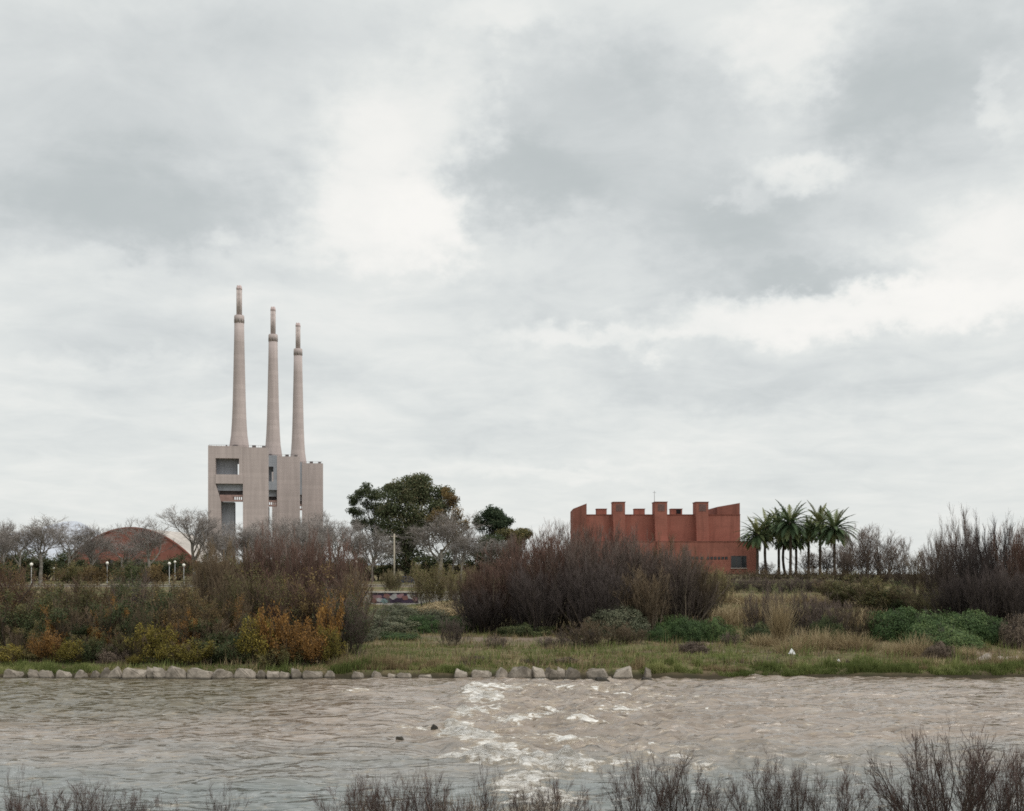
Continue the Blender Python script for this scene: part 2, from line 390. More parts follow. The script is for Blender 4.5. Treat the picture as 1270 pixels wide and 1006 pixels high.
PROTO = {}
def norm(parts, H, W, qh=.995, qw=.96):
    """scale a plant's meshes so that it really is H tall and W wide"""
    A = []
    for _, me, _s in parts:
        c = np.zeros(len(me.vertices) * 3, np.float32); me.vertices.foreach_get('co', c); A.append(c.reshape(-1, 3))
    big = max(A, key=len); kz = H / np.quantile(big[:, 2], qh); kw = W / 2 / np.quantile(np.abs(big[:, :2]).max(1), qw)
    for (_, me, _s), c in zip(parts, A):
        c[:, :2] *= kw; c[:, 2] *= kz; me.vertices.foreach_set('co', c.ravel()); me.update()
def fan_shrub(key, seed, H, W, stems=46, branch=12, twig=7, tilt=.55, base=.16, woodr=.035, leaf=0, leafsize=.14, lean=0., twigr=.0085, leaf_lo=.25, leaf_clump=.25, up=.10, blen=.26, tlen=.105, lmin=.70):
    rng = np.random.default_rng(seed)
    az = rng.uniform(0, 2 * math.pi, stems); rad = np.sqrt(rng.random(stems))
    start = np.stack([np.cos(az) * rad * W * base, np.sin(az) * rad * W * base, np.full(stems, -.1)], 1)
    tl = rad * tilt * rng.uniform(.6, 1.2, stems)
    d = np.stack([np.cos(az) * np.sin(tl), np.sin(az) * np.sin(tl), np.cos(tl)], 1)
    L = H * rng.uniform(lmin, 1.0, stems) * (1 - .25 * rad)
    P, Rr = grow(start, d, L, woodr * np.clip(rng.lognormal(-.25, .5, stems), .3, 2.2), 7, .13, up, rng, .22)
    b1 = grow(*spawn(P, Rr, branch, .18, .98, .25, .75, H * blen, rng, .55, .5), 4, .14, .16, rng, .35)
    tw = spawn(b1[0], b1[1], twig, .1, 1., .2, .7, H * tlen, rng, .4, .5)
    b2 = grow(tw[0], tw[1], tw[2], np.full(len(tw[0]), twigr), 2, .16, .14, rng, .5)
    # long leading shoots at the stem tips
    V, Fc = tubes([(P, Rr)], 4)
    V2, F2 = tubes([b1], 3); V3, F3 = tubes([b2], 2)
    VT = np.concatenate([V2, V3]); FT = np.concatenate([F2, F3 + len(V2)]) if F2.shape[1] == F3.shape[1] else None
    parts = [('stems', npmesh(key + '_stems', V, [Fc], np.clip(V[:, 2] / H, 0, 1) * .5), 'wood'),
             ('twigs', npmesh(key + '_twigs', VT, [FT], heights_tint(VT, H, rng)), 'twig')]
    if leaf:
        T = b2[0].reshape(-1, 3); T = T[T[:, 2] > H * leaf_lo * rng.uniform(.3, 1.3, len(T))]
        # leaves gather in clumps: weight by a coarse noise
        w = fbm(T[:, 0] * .9 + 7, T[:, 2] * .9 + T[:, 1] * .7, 3, seed); keep = w > np.quantile(w, leaf_clump); T = T[keep]
        C = T[rng.integers(0, len(T), leaf)] + rng.normal(0, leafsize * .9, (leaf, 3))
        Vl, Fl = leaves(C, leafsize, rng)
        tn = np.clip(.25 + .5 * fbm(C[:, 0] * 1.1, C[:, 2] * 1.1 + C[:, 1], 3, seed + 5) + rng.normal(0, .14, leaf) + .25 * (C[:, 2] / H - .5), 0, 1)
        parts.append(('foliage', npmesh(key + '_foliage', Vl, [Fl], np.repeat(tn, 4)), 'leaf'))
    norm(parts, H, W); PROTO[key] = (parts, H, W)

def mound(key, seed, H, W, n, size, stems=60, droop=.2):
    """a low dense cushion: short stems and leaves through a lumpy dome"""
    rng = np.random.default_rng(seed)
    d = unit(rng.normal(0, 1, (n, 3))); d[:, 2] = np.abs(d[:, 2])
    az = np.arctan2(d[:, 1], d[:, 0])
    lump = .55 + .8 * fbm(az * 1.9 + 9, d[:, 2] * 3.6, 3, seed) + .12 * (fbm(az * 6, d[:, 2] * 9, 2, seed + 3) - .5)
    rr = lump * (.45 + .55 * rng.random(n) ** .35)
    C = d * rr[:, None] * np.array([W / 2, W / 2, H]) * .98; C[:, 2] += .03
    Vl, Fl = leaves(C, size, rng, .55, d * np.array([1, 1, 1.6]), .7)
    tn = np.clip(.15 + .55 * fbm(C[:, 0] * 2 / W * 2.5, C[:, 2] * 2 + C[:, 1] * 2 / W * 2.5, 3, seed + 8) + .35 * (rr - .6) + rng.normal(0, .12, n), 0, 1)
    s = spawn(np.zeros((1, 2, 3)) + np.array([[[0, 0, -.05], [0, 0, .1]]]), np.full((1, 2), .02), stems, 0, 1, .1, 1.35, H * 1.05, rng, .2, .8)
    P = grow(s[0], s[1], s[2], s[3], 4, .16, .03, rng)
    P[0][..., :2] *= W / H / 2.2
    b_ = spawn(P[0], P[1], 8, .3, 1, .3, .9, H * .3, rng); b2 = grow(b_[0], b_[1], b_[2], np.full(len(b_[0]), .006), 2, .2, .1, rng)
    V2, F2 = tubes([P, b2], 3)
    PROTO[key] = ([('stems', npmesh(key + '_stems', V2, [F2], heights_tint(V2, H, rng)), 'wood'),
                   ('foliage', npmesh(key + '_foliage', Vl, [Fl], np.repeat(tn, 4)), 'leaf')], H, W)
    norm(PROTO[key][0], H, W)

def tussock(key, seed, H, W, n, wide=.03, lean=.5):
    """grass blades or reeds rising from a foot"""
    rng = np.random.default_rng(seed)
    az = rng.uniform(0, 6.283, n); rad = np.sqrt(rng.random(n)) * W / 2 * .75
    start = np.stack([np.cos(az) * rad, np.sin(az) * rad, np.full(n, -.05)], 1)
    tl = rng.normal(0, lean * .5, n) + rad / W * lean; a2 = az + rng.normal(0, .7, n)
    d = np.stack([np.cos(a2) * np.sin(tl), np.sin(a2) * np.sin(tl), np.cos(tl)], 1)
    P = grow(start, d, H * rng.uniform(.45, 1.05, n), np.full(n, wide), 4, .12, -.06, rng, .15)
    P[0][..., 2] *= H / np.quantile(P[0][..., 2], .99); P[0][..., :2] *= W / 2 / np.quantile(np.abs(P[0][..., :2]), .95)
    V, Fc = tubes([P], 2)
    tn = np.clip(np.repeat(rng.random(n), 10) * .7 + .3 * V[:, 2] / H, 0, 1)
    PROTO[key] = ([('blades', npmesh(key + '_blades', V, [Fc], tn), 'leaf')], H, W)

def bare_tree(key, seed, H, W, trunk=.28, r=.22, limbs=7, leaf=0, spread=.75, twigr=.012):
    rng = np.random.default_rng(seed)
    P0 = grow(np.array([[0, 0, -.2]]), np.array([[rng.normal(0, .04), rng.normal(0, .04), 1.]]), np.array([H * (trunk + .22)]), np.array([r]), 6, .04, .05, rng, .55)
    s = spawn(P0[0], P0[1], limbs, .5, 1., .35, spread, H * .55, rng, .25, .62)
    l1 = grow(s[0], s[1], s[2], s[3], 6, .13, .10, rng, .3)
    s = spawn(l1[0], l1[1], 8, .2, 1., .4, .9, H * .27, rng, .45, .55)
    l2 = grow(s[0], s[1], s[2], np.maximum(s[3], .018), 5, .15, .07, rng, .35)
    s = spawn(l2[0], l2[1], 10, .15, 1., .35, .9, H * .135, rng, .4, .55)
    l3 = grow(s[0], s[1], s[2], np.full(len(s[0]), twigr * 1.5), 3, .18, .06, rng, .5)
    s = spawn(l3[0], l3[1], 7, .1, 1., .3, .9, H * .07, rng, .3, .5)
    l4 = grow(s[0], s[1], s[2], np.full(len(s[0]), twigr), 2, .2, .04, rng, .5)
    V, Fc = tubes([P0, l1], 6); V2, F2 = tubes([l2], 3); V3, F3 = tubes([l3, l4], 2)
    VT = np.concatenate([V2, V3]); FT = np.concatenate([F2, F3 + len(V2)])
    ext = np.abs(VT[:, :2]).max()
    k = W / 2 / np.quantile(np.linalg.norm(VT[:, :2], axis=1), .97)
    kz = H / np.quantile(VT[:, 2], .995)
    for q in (V, VT): q[:, :2] *= k; q[:, 2] *= kz
    parts = [('trunk', npmesh(key + '_trunk', V, [Fc], None, True), 'wood'),
             ('branches', npmesh(key + '_branches', VT, [FT], heights_tint(VT, H, rng)), 'twig')]
    if leaf:
        T = l4[0].reshape(-1, 3) * np.array([k, k, kz]); C = T[rng.integers(0, len(T), leaf)] + rng.normal(0, .15, (leaf, 3))
        Vl, Fl = leaves(C, .22, rng); tn = np.clip(.2 + .6 * fbm(C[:, 0], C[:, 2] + C[:, 1], 3, seed) + rng.normal(0, .12, leaf), 0, 1)
        parts.append(('foliage', npmesh(key + '_foliage', Vl, [Fl], np.repeat(tn, 4)), 'leaf'))
    PROTO[key] = (parts, H, W)

def clump_tree(name, label, D, base_px, blobs, n, size, leafm, group=None, trunk_r=.45, seed=1, trunkm='wood_grey', cat='tree', density_edge=.35):
    """evergreen whose crown is many leaf clumps gathered in the given masses (px, py, rx, ry, weight)"""
    rng = np.random.default_rng(seed); bx = X(base_px, D); bz = g1(bx, D); k = D / F
    root = thing(name, label, cat, (bx, D, bz), 0, group)
    cl, wl = [], []
    for (px, py, rx, ry, w) in blobs:
        c = np.array([X(px, D) - bx, rng.uniform(-1, 1) * rx * k * .4, Z(py, D) - bz])
        m_ = max(6, int(w * 12)); d = unit(rng.normal(0, 1, (m_, 3))) * (rng.random((m_, 1)) ** .4)
        cl.append(c + d * np.array([rx * k, rx * k * .85, ry * k])); wl += [rx * k] * m_
    cl = np.concatenate(cl); wl = np.array(wl)
    # limbs to every clump
    top = np.array([0, 0, (Z(min(q[1] for q in blobs), D) - bz) * .55])
    P0 = grow(np.array([[0, 0, -.3]]), np.array([[0.03, 0, 1.]]), np.array([top[2]]), np.array([trunk_r]), 7, .05, .05, rng, .45)
    K = 5; t = np.linspace(0, 1, K + 1)[None, :, None]
    st = P0[0][0][rng.integers(3, 8, len(cl))][:, None]; en = cl[:, None]
    mid = st * .45 + en * .55 - np.array([0, 0, 1.]) * .6
    Pl = (1 - t) ** 2 * st + 2 * t * (1 - t) * mid + t * t * en + rng.normal(0, .12, (len(cl), K + 1, 3)) * (t * (1 - t) * 4)
    Rl = np.linspace(trunk_r * .28, .03, K + 1)[None] * np.ones((len(cl), 1))
    V, Fc = tubes([P0], 8); V2, F2 = tubes([(Pl, Rl)], 4)
    link('trunk', npmesh(name + '_trunk', np.concatenate([V, V2]), [Fc, F2 + len(V)], None, True), M[trunkm], root)
    i = rng.integers(0, len(cl), n); rc = wl[i] * .46 + .5
    d = unit(rng.normal(0, 1, (n, 3))) * (rng.random((n, 1)) ** .55); d[:, 2] *= .72
    C = cl[i] + d * rc[:, None]
    Vl, Fl = leaves(C, size, rng, .5)
    ct = rng.random(len(cl))
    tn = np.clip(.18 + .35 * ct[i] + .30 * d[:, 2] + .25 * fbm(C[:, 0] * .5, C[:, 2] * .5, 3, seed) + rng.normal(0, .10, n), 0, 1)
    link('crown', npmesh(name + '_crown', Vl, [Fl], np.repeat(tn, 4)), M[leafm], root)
    return root

_prng = np.random.default_rng(77)
def plant(name, key, label, px, D, top, width, mats, cat='shrub', group=None, sink=0.):
    """one plant: trunk at photo column px and distance D, its top at row top, its spread in photo pixels"""
    parts, H, W = PROTO[key]; x = X(px, D); z = g1(x, D) - sink; h = max(.25, Z(top, D) - z); w = width * D / F
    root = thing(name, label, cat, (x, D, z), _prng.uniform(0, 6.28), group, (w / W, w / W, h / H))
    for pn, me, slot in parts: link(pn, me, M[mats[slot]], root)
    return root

# ================================================================== SETTING
# --- ground: one sheet to the horizon
def axis(fine0, fine1, step, far):
    a = list(np.arange(fine0, fine1 + 1e-6, step)); q = step
    up = [fine1]; dn = [fine0]
    while up[-1] < far: q *= 1.18; up.append(up[-1] + q)
    q = step
    while dn[-1] > -far: q *= 1.18; dn.append(dn[-1] - q)
    return np.array(dn[:0:-1] + a + up[1:])

gx = axis(-75, 75, .6, 9000)
gy = np.concatenate([np.array([-3000, -900, -300, -100, -40]), np.arange(-10, 73, 1.5), np.arange(73, 79, .3), np.arange(79, 160, .8), np.arange(160, 420, 6.), 420 * 1.12 ** np.arange(0, 28)])
XX, YY = np.meshgrid(gx, gy); ZZ = gh(XX, YY); nx, ny = len(gx), len(gy)
idx = (np.arange(ny - 1)[:, None] * nx + np.arange(nx - 1)[None]); quad = np.stack([idx, idx + 1, idx + nx + 1, idx + nx], -1).reshape(-1, 4)
me = npmesh('ground', np.stack([XX, YY, ZZ], -1).reshape(-1, 3), [quad], None, True)
def patch(x, y, px, D, rx, ry): return np.exp(-((x - X(px, D)) / rx) ** 2 - ((y - D) / ry) ** 2)
bare = np.maximum.reduce([patch(XX, YY, 265, 77.5, 4.5, 1.0), patch(XX, YY, 640, 98, 7, 4.5), patch(XX, YY, 1235, 84, 6, 3), patch(XX, YY, 560, 100, 3, 2.), patch(XX, YY, 855, 96, 3, 2), patch(XX, YY, 930, 86, 6, 1.2), sstep(31, 29, YY) * .4])
attr(me, 'bare', np.clip(bare * (.6 + .8 * fbm(XX * .8, YY * .8, 3, 3)), 0, 1).ravel())
ground = link('ground', me, M['ground']); tag(ground, kind='structure')

# --- promenade strip on the embankment
bm = BM().box(-150, -6, 187, 196, 3.70, 3.74); tag(bm.build('promenade_path', M['paving']), kind='structure')

# --- river
wx = np.concatenate([-40 - 1.5 * 1.16 ** np.arange(30, 0, -1), np.arange(-40, 40.01, .16), 40 + 1.5 * 1.16 ** np.arange(1, 31)])
wy = np.concatenate([np.arange(31, 46, .13), np.arange(46, 75.9, .2)])
XX, YY = np.meshgrid(wx, wy)
def wpx(px, py): D = HC * F / (py - HY); return X(px, D), D
def blob(px, py, rx, ry, a=1.):
    x, y = wpx(px, py); sx = rx * y / F; sy = max(.25, ry * y * y / (HC * F))
    return a * np.exp(-((XX - x) / sx) ** 2 - ((YY - y) / sy) ** 2)
foam = np.zeros_like(XX)
for q in [(585, 858, 16, 5, .75), (600, 866, 26, 4, .7), (580, 884, 18, 6, .85), (596, 880, 24, 4, .6), (560, 903, 13, 6, .8), (575, 912, 28, 6, .85), (602, 917, 26, 6, .75), (560, 934, 22, 3, .6),
          (590, 936, 34, 6, 1.0), (628, 938, 30, 6, .9), (655, 949, 28, 4, .75), (612, 927, 30, 6, .6), (690, 944, 30, 6, 1.1), (712, 952, 30, 6, 1.0), (655, 966, 34, 7, 1.05), (640, 978, 34, 7, .9), (664, 992, 44, 12, .85), (600, 941, 30, 5, .9), (566, 906, 20, 8, .8), (590, 862, 24, 8, .5),
          (700, 919, 26, 4, .5), (672, 888, 20, 4, .6), (690, 884, 30, 4, .4), (640, 893, 30, 4, .4), (732, 893, 30, 3, .38), (735, 918, 20, 4, .4), (770, 880, 40, 3, .33), (845, 938, 20, 3, .5), (870, 950, 14, 2, .45), (772, 952, 20, 3, .4),
          (445, 858, 24, 2.5, .45), (520, 904, 26, 4, .5), (505, 900, 14, 3, .35), (620, 853, 50, 3, .35), (720, 853, 60, 3, .3), (820, 862, 60, 4, .25), (520, 875, 25, 3, .25)]:
    foam = np.maximum(foam, blob(*q)) + .25 * np.minimum(foam, blob(*q))
xw = 3.2 * (fbm(XX * .25 + 4, YY * .30, 3, 15) - .5) + np.interp(YY, [34, 40, 44.7, 51.3, 58, 70, 76], [3.5, .9, -1.8, -3.4, -2.6, -3.4, -3.0])       # the line of the sunken weir
turb = sstep(-1.4, 3.0, XX - xw) * (1 - .75 * sstep(6, 34, XX - xw)) * sstep(37, 43, YY)
sky_refl = (1 - sstep(35, 52, YY + 9 * (fbm(XX * .12, YY * .3, 4, 8) - .5))) * .9
bush_refl = (1 - sstep(-17, -7, XX + 6 * (fbm(XX * .1, YY * .25, 3, 4) - .5))) * sstep(48, 60, YY) * .9
wv = (fbm(XX * .45 + .2 * YY, YY * .8, 2, 41) - .5) * .26 + (fbm(XX * .7, YY * 1.35, 2, 43) - .5) * .20 + (vnoise(XX * 2.3 + YY * .6, YY * 2.4 - XX * .5, 44) - .5) * .05
chop = (fbm(XX * 1.3, YY * 1.5, 4, 31) - .5)
crest = 1 - np.abs(2 * fbm(XX * .75, YY * .95, 3, 23) - 1)
zz = wv * (.8 + .6 * turb) + turb * (1 - .45 * sstep(5, 16, XX - xw)) * (chop * .34 + (crest - .75) * .28) + np.clip(foam, 0, 1.2) * (.10 + (fbm(XX * 1.5, YY * 1.9, 4, 61) - .4) * .95)
zz -= .12 * np.exp(-((XX - xw + .6) / .6) ** 2) * sstep(40, 44, YY) * (1 - sstep(60, 70, YY))
zz *= sstep(31, 33, YY)
nx, ny = len(wx), len(wy)
idx = (np.arange(ny - 1)[:, None] * nx + np.arange(nx - 1)[None]); quad = np.stack([idx, idx + 1, idx + nx + 1, idx + nx], -1).reshape(-1, 4)
me = npmesh('river', np.stack([XX, YY, zz], -1).reshape(-1, 3), [quad], None, True)
for nme, v in (('foam', np.clip(foam * (.88 + .5 * sstep(.55, .95, crest)) + turb * (.07 + .20 * sstep(.82, .97, crest) * (1 - .8 * sstep(4, 16, XX - xw))), 0, 1.3)), ('turb', turb), ('calm', sky_refl), ('shade', bush_refl)): attr(me, nme, v.ravel())
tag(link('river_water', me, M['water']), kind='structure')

# --- sea beyond the right bank
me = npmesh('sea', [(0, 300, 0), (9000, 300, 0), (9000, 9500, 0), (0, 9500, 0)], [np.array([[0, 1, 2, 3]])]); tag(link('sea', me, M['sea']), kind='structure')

# --- hills far to the left
hx = np.linspace(-3300, -600, 120); t = np.linspace(0, 1, 9)
HX, T = np.meshgrid(hx, t); ridge = 110 * np.exp(-((HX + 2265) / 130) ** 2) + 60 * np.exp(-((HX + 2520) / 150) ** 2) + 50 * np.exp(-((HX + 2010) / 120) ** 2) + 100 * np.exp(-((HX + 2300) / 480) ** 2) + 20 + 40 * (fbm(HX * .004, HX * 0, 4, 3) - .5)
HZ = ridge * np.sin(T * math.pi / 2) * (1 + .25 * (fbm(HX * .01, T * 3, 3, 7) - .5) * np.sin(T * math.pi)); HYY = 5200 + T * 900
n0 = 120; idx = (np.arange(8)[:, None] * n0 + np.arange(n0 - 1)[None]); quad = np.stack([idx, idx + 1, idx + n0 + 1, idx + n0], -1).reshape(-1, 4)
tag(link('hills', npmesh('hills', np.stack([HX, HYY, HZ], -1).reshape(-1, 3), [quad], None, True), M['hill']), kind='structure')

# ================================================================== POWER STATION TOWERS
def station_tower(px, D, label, front='concrete'):
    root = thing('power_station_tower', label, 'power station tower', (X(px, D), D, 3.0), R(9), 'concrete chimney towers of the disused power station')
    k = .5616                                                     # metres per photo pixel at the first tower
    lv = lambda py: 4.2 + (700 - py) * k                          # height above the tower's foot
    xs = lambda q: (q - 297) * k
    f0 = -13.0                                                    # front plane
    T, B = lv(552.8), 0.
    b_ = BM().prism([(xs(261), B), (xs(277), B), (xs(276.4), lv(622)), (xs(270), lv(600)), (xs(270), T - .4), (xs(261), T)], f0, f0 + 20)
    b_.build('pillar', M['concrete'], root)
    b_ = BM().box(xs(304), xs(333), f0, f0 + 17, B, T - 1.0)
    b_.box(xs(304) - .5, xs(304) + .25, f0 - .15, f0 + 3, B, T - .6); b_.build('pillar', M['concrete'], root)
    # top frame round the upper opening
    b_ = BM().box(xs(270), xs(304) - .5, f0, f0 + 15, lv(568.5), T - .3); b_.build('top_block', M[front], root)
    b_ = BM().box(xs(298.4), xs(304) - .5, f0, f0 + 3.2, lv(588.7), lv(568.5)); b_.build('mullion', M[front], root)
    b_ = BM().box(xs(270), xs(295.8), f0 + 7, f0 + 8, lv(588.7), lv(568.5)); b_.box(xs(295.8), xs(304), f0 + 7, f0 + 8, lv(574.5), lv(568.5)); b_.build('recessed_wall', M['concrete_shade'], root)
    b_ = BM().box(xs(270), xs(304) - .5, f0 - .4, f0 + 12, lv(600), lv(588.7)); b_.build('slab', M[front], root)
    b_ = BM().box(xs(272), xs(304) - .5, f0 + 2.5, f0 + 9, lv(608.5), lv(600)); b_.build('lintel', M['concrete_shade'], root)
    b_ = BM().box(xs(274), xs(304) - .5, f0 + 6, f0 + 9, lv(615), lv(608.5)); b_.build('recessed_wall', M['dark_steel'], root)
    b_ = BM().box(xs(275), xs(291), f0 + .6, f0 + 5, lv(622), lv(613.8)); b_.box(xs(291), xs(304) - .5, f0 + .6, f0 + 5, lv(622), lv(619.8)); b_.box(xs(291), xs(304) - .5, f0 + .6, f0 + 5, lv(616), lv(613.8))
    for q in range(5): b_.box(xs(291.5 + q * 2.6), xs(292.3 + q * 2.6), f0 + .7, f0 + 4.9, lv(619.8), lv(616))
    b_.build('girder', M['rust_steel'], root)
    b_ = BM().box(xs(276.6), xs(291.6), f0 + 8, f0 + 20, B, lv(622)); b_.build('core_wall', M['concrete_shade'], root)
    # roof clutter
    b_ = BM(); rng = np.random.default_rng(5)
    b_.box(xs(262), xs(332), f0 + 1.0, f0 + 1.12, T + .5, T + .62)
    for q in range(24):
        xx = xs(262 + 70 * q / 23.5); b_.box(xx, xx + .12, f0 + 1.0, f0 + 1.12, T - 1.2, T + .5)
    b_.build('roof_railing', M['dark_steel'], root)
    for q in range(5):
        xx = xs(264 + rng.random() * 62); w = rng.uniform(1., 3.); BM().box(xx, xx + w, f0 + 3, f0 + 5, T - 1.2, T + rng.uniform(.3, 1.1)).bevel(.1).build('roof_unit', M['dark_steel'], root)
    # chimney
    kc = .5705; H0 = T - 1.5; hc = lambda py: 4.2 + (700 - py) * kc
    pr = [(11.9, 553), (10.0, 540), (9.0, 525), (8.15, 505), (7.5, 480), (6.85, 450), (6.3, 425), (5.95, 401)]
    b_ = BM().lathe([(pr[0][0] * kc * .98, H0)] + [(w * kc, hc(py)) for w, py in pr], 40); b_.build('chimney_shaft', M['concrete'], root)
    b_ = BM().lathe([(6.2 * kc, hc(401)), (6.2 * kc, hc(392.5)), (5.8 * kc, hc(392.2)), (5.8 * kc, hc(391.4))], 40); col = b_.build('collar', M['concrete'], root)
    for q in range(10):
        a = q * math.pi / 5 + .2; b_ = BM().lathe([(.38, -1.0), (.38, 1.0)], 10, 5.7 * kc * math.cos(a), 5.7 * kc * math.sin(a))
        me_ = b_.mesh('vent'); o = link('vent', me_, M['dark_steel'], col); o.location = (0, 0, hc(398.2))
    for q in range(4):
        a = q * math.pi / 2 + R(36); ox, oy = 1.0 * math.cos(a) * 1.12, 1.0 * math.sin(a) * 1.12
        b_ = BM().lathe([(1.02, hc(392)), (1.02, hc(359.5))], 18, ox, oy); fl = b_.build('flue', M['flue'], root)
        b_ = BM().lathe([(1.12, hc(359.5)), (1.12, hc(357.6)), (.62, hc(354.8)), (.62, hc(354.3))], 18, ox, oy); b_.build('flue_tip', M['flue_tip'], fl)
    b_ = BM().lathe([(1.45, hc(392)), (1.45, hc(361))], 14); b_.build('flue_core', M['dark_steel'], root)
    return root
station_tower(296.7, 833, 'tallest looking chimney tower, its open front with a square hole fully visible')
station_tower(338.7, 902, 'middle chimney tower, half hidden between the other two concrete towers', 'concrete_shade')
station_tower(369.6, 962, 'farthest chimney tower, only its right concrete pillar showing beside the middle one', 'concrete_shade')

# ================================================================== RED BRICK BUILDING
def brick_building():
    D = 250.; x0 = X(812, D); root = thing('brick_building', 'red brick building with crenellated roofline of square towers above the shrubs', 'building', (x0, D, 4.9))
    x = lambda px: X(px, D) - x0; z = lambda py: Z(py, D) - 4.9
    b_ = BM().prism([(x(727.4), -1), (x(918), -1), (x(918), z(638.6)), (x(727.4), z(638.6))], 0, 16); b_.build('main_wall', M['brick'], root)
    b_ = BM().box(x(726.8), x(918.4), -.12, .3, z(638.6), z(638.0)); b_.build('coping', M['brick_dark'], root)
    # left wing: wall turned towards the river with a sloping top
    b = BM(); b_ = b
    vs = [(x(711.7), 3.2), (x(727.4), -.5), (x(727.4), 15), (x(711.7), 15)]; tops = [z(630.2), z(624.6), z(626), z(631)]
    lo = [b.b.verts.new((q[0], q[1], -1)) for q in vs]; hi = [b.b.verts.new((q[0], q[1], t_)) for q, t_ in zip(vs, tops)]
    b.b.faces.new(lo[::-1]); b.b.faces.new(hi)
    for i in range(4): b.b.faces.new((lo[i], lo[(i + 1) % 4], hi[(i + 1) % 4], hi[i]))
    b.build('end_wall', M['brick'], root)
    b_ = BM().box(x(890), x(918), .35, 15, z(638.0), 0, top=(z(628.6), z(623.7))); b_.build('raised_parapet', M['brick_dark'], root)
    for px0, px1, lo_ in ((759.5, 774.2, 0), (810.6, 825.7, 1), (861.6, 876.8, 0)):
        sl = .5
        b_ = BM().prism([(x(px0 + 2.), -1), (x(px1 + 2.), -1), (x(px1), z(640)), (x(px1), z(623.6)), (x(px0), z(623.6)), (x(px0), z(640))], -1.9 if not lo_ else -2.4, 2.6)
        t_ = b_.build('buttress_tower', M['brick'], root)
        b_ = BM().box(x(px0) - .12, x(px1) + .12, (-1.9 if not lo_ else -2.4) - .12, 2.7, z(623.6), z(622.9)); b_.build('cap', M['brick_dark'], t_)
        b_ = BM()
        for q in range(6): b_.box(x(px0 + 3.5), x(px1 - 3.2), (-1.9 if not lo_ else -2.4) - .05, (-1.9 if not lo_ else -2.4) + .02, z(634.5 - q * 1.5), z(633.8 - q * 1.5))
        b_.build('louvre', M['dark_steel'], t_)
    for i, (px0, px1) in enumerate(((742.5, 755.3), (790.7, 803.7), (837.2, 851.2))):
        b_ = BM().box(x(px0), x(px1), 6, 9, z(638.6), z(629.9)); t_ = b_.build('roof_tower', M['brick'], root)
        b_ = BM().box(x(px0) - .1, x(px1) + .1, 5.9, 9.1, z(629.9), z(629.2)); b_.build('cap', M['brick_dark'], t_)
        if i == 2: b_ = BM().box(x(843.6), x(849.4), 5.94, 6.06, z(635.8), z(630.4)); b_.build('opening', M['dark_opening'], t_)
    b_ = BM().lathe([(.045, z(623)), (.035, z(608.5))], 8, x(812), .5); ms = b_.build('mast', M['dark_steel'], root)
    b_ = BM().box(x(812) - .35, x(812) + .35, .47, .53, z(611), z(610.7)); b_.build('crossbar', M['dark_steel'], ms)
    # low front block
    yf = -6.5; b_ = BM().box(x(735), x(810.3), yf, -.13, -1, z(672.6)); b_.box(x(826.1) + .5, x(932), yf, -.13, -1, z(672.6)); b_.box(x(810.3), x(826.1) + .5, yf, -2.45, -1, z(672.6)); lb = b_.build('front_block', M['brick'], root)
    b_ = BM().box(x(734.6), x(932.5), yf - .1, yf + .3, z(672.6), z(671.8)); b_.build('coping', M['brick_hall'], lb)
    b_ = BM().box(x(809.5), x(822), yf - 1.2, yf, -1, z(673)); b_.build('buttress', M['brick'], root)
    w = BM().box(x(899.8), x(918), yf - .02, yf + .05, z(704), z(690)); wn = w.build('window', M['dark_opening'], root)
    for q0, q1 in ((900.2, 905.8), (906.4, 911.8), (912.4, 917.6)): BM().box(x(q0), x(q1), yf - .06, yf - .021, z(703.4), z(690.6)).build('pane', M['glass'], wn)
    b_ = BM()
    for a, c, d, e in ((899.6, 918.2, 690.2, 689.7), (899.6, 918.2, 704.3, 703.7), (905.9, 906.3, 703.7, 690.2), (911.9, 912.3, 703.7, 690.2), (899.6, 900.1, 703.7, 690.2), (917.7, 918.2, 703.7, 690.2)): b_.box(x(a), x(c), yf - .1, yf - .005, z(d), z(e)) if d > e else None
    b_.build('frame', M['dark_steel'], wn)
    b_ = BM().box(x(899), x(918.8), yf - .25, yf, z(705.2), z(704.35)); b_.build('sill', M['parapet'], wn)
    for q in (842, 847, 852, 857, 863, 870.2, 874.6, 878.9, 883.6, 888, 892.3):
        w = BM().box(x(q), x(q + 3.2), yf - .03, yf + .05, z(694.2), z(690.8)).build('window', M['dark_opening'], root)
        BM().box(x(q + .3), x(q + 2.9), yf - .05, yf - .031, z(693.8), z(691.1)).build('pane', M['glass'], w)
    return root
brick_building()

# ================================================================== FAR HALLS
def arc(px0, px1, top, foot, D, n=28):
    pts = []
    for i in range(n + 1):
        a = -1 + 2 * i / n; pts.append((X(px0 + (px1 - px0) * i / n, D), Z(foot - (foot - top) * (1 - a * a) ** .95, D)))
    return pts
D = 380.; root = thing('arched_hall', 'low red brick hall with pale vaulted roof behind bare trees', 'building', (X(165, D), D, 3.4))
p_ = [(a - X(165, D), c - 3.4) for a, c in arc(78, 247, 655.5, 703, D)]
BM().prism([(p_[0][0], 0), (p_[-1][0], 0)] + p_[::-1], 0, 1.).build('wall', M['brick_hall'], root)
b_ = BM(); q_ = [(a * 1.008, c + .5) for a, c in p_]; b_.prism(list(q_)[::-1] + [(a, c + .03) for a, c in p_], -.35, .5); b_.build('roof_edge', M['brick_dark'], root)
b_ = BM(); b_.prism([(p_[0][0], 0), (p_[-1][0], 0)] + [(a, c + .25) for a, c in p_[::-1]], 1.003, 46); b_.build('roof', M['white_roof'], root)
for i in range(6): BM().box(X(118 + i * 17, D) - X(165, D), X(124 + i * 17, D) - X(165, D), -.05, .1, 1.5, 5.2).build('window', M['glass'], root)

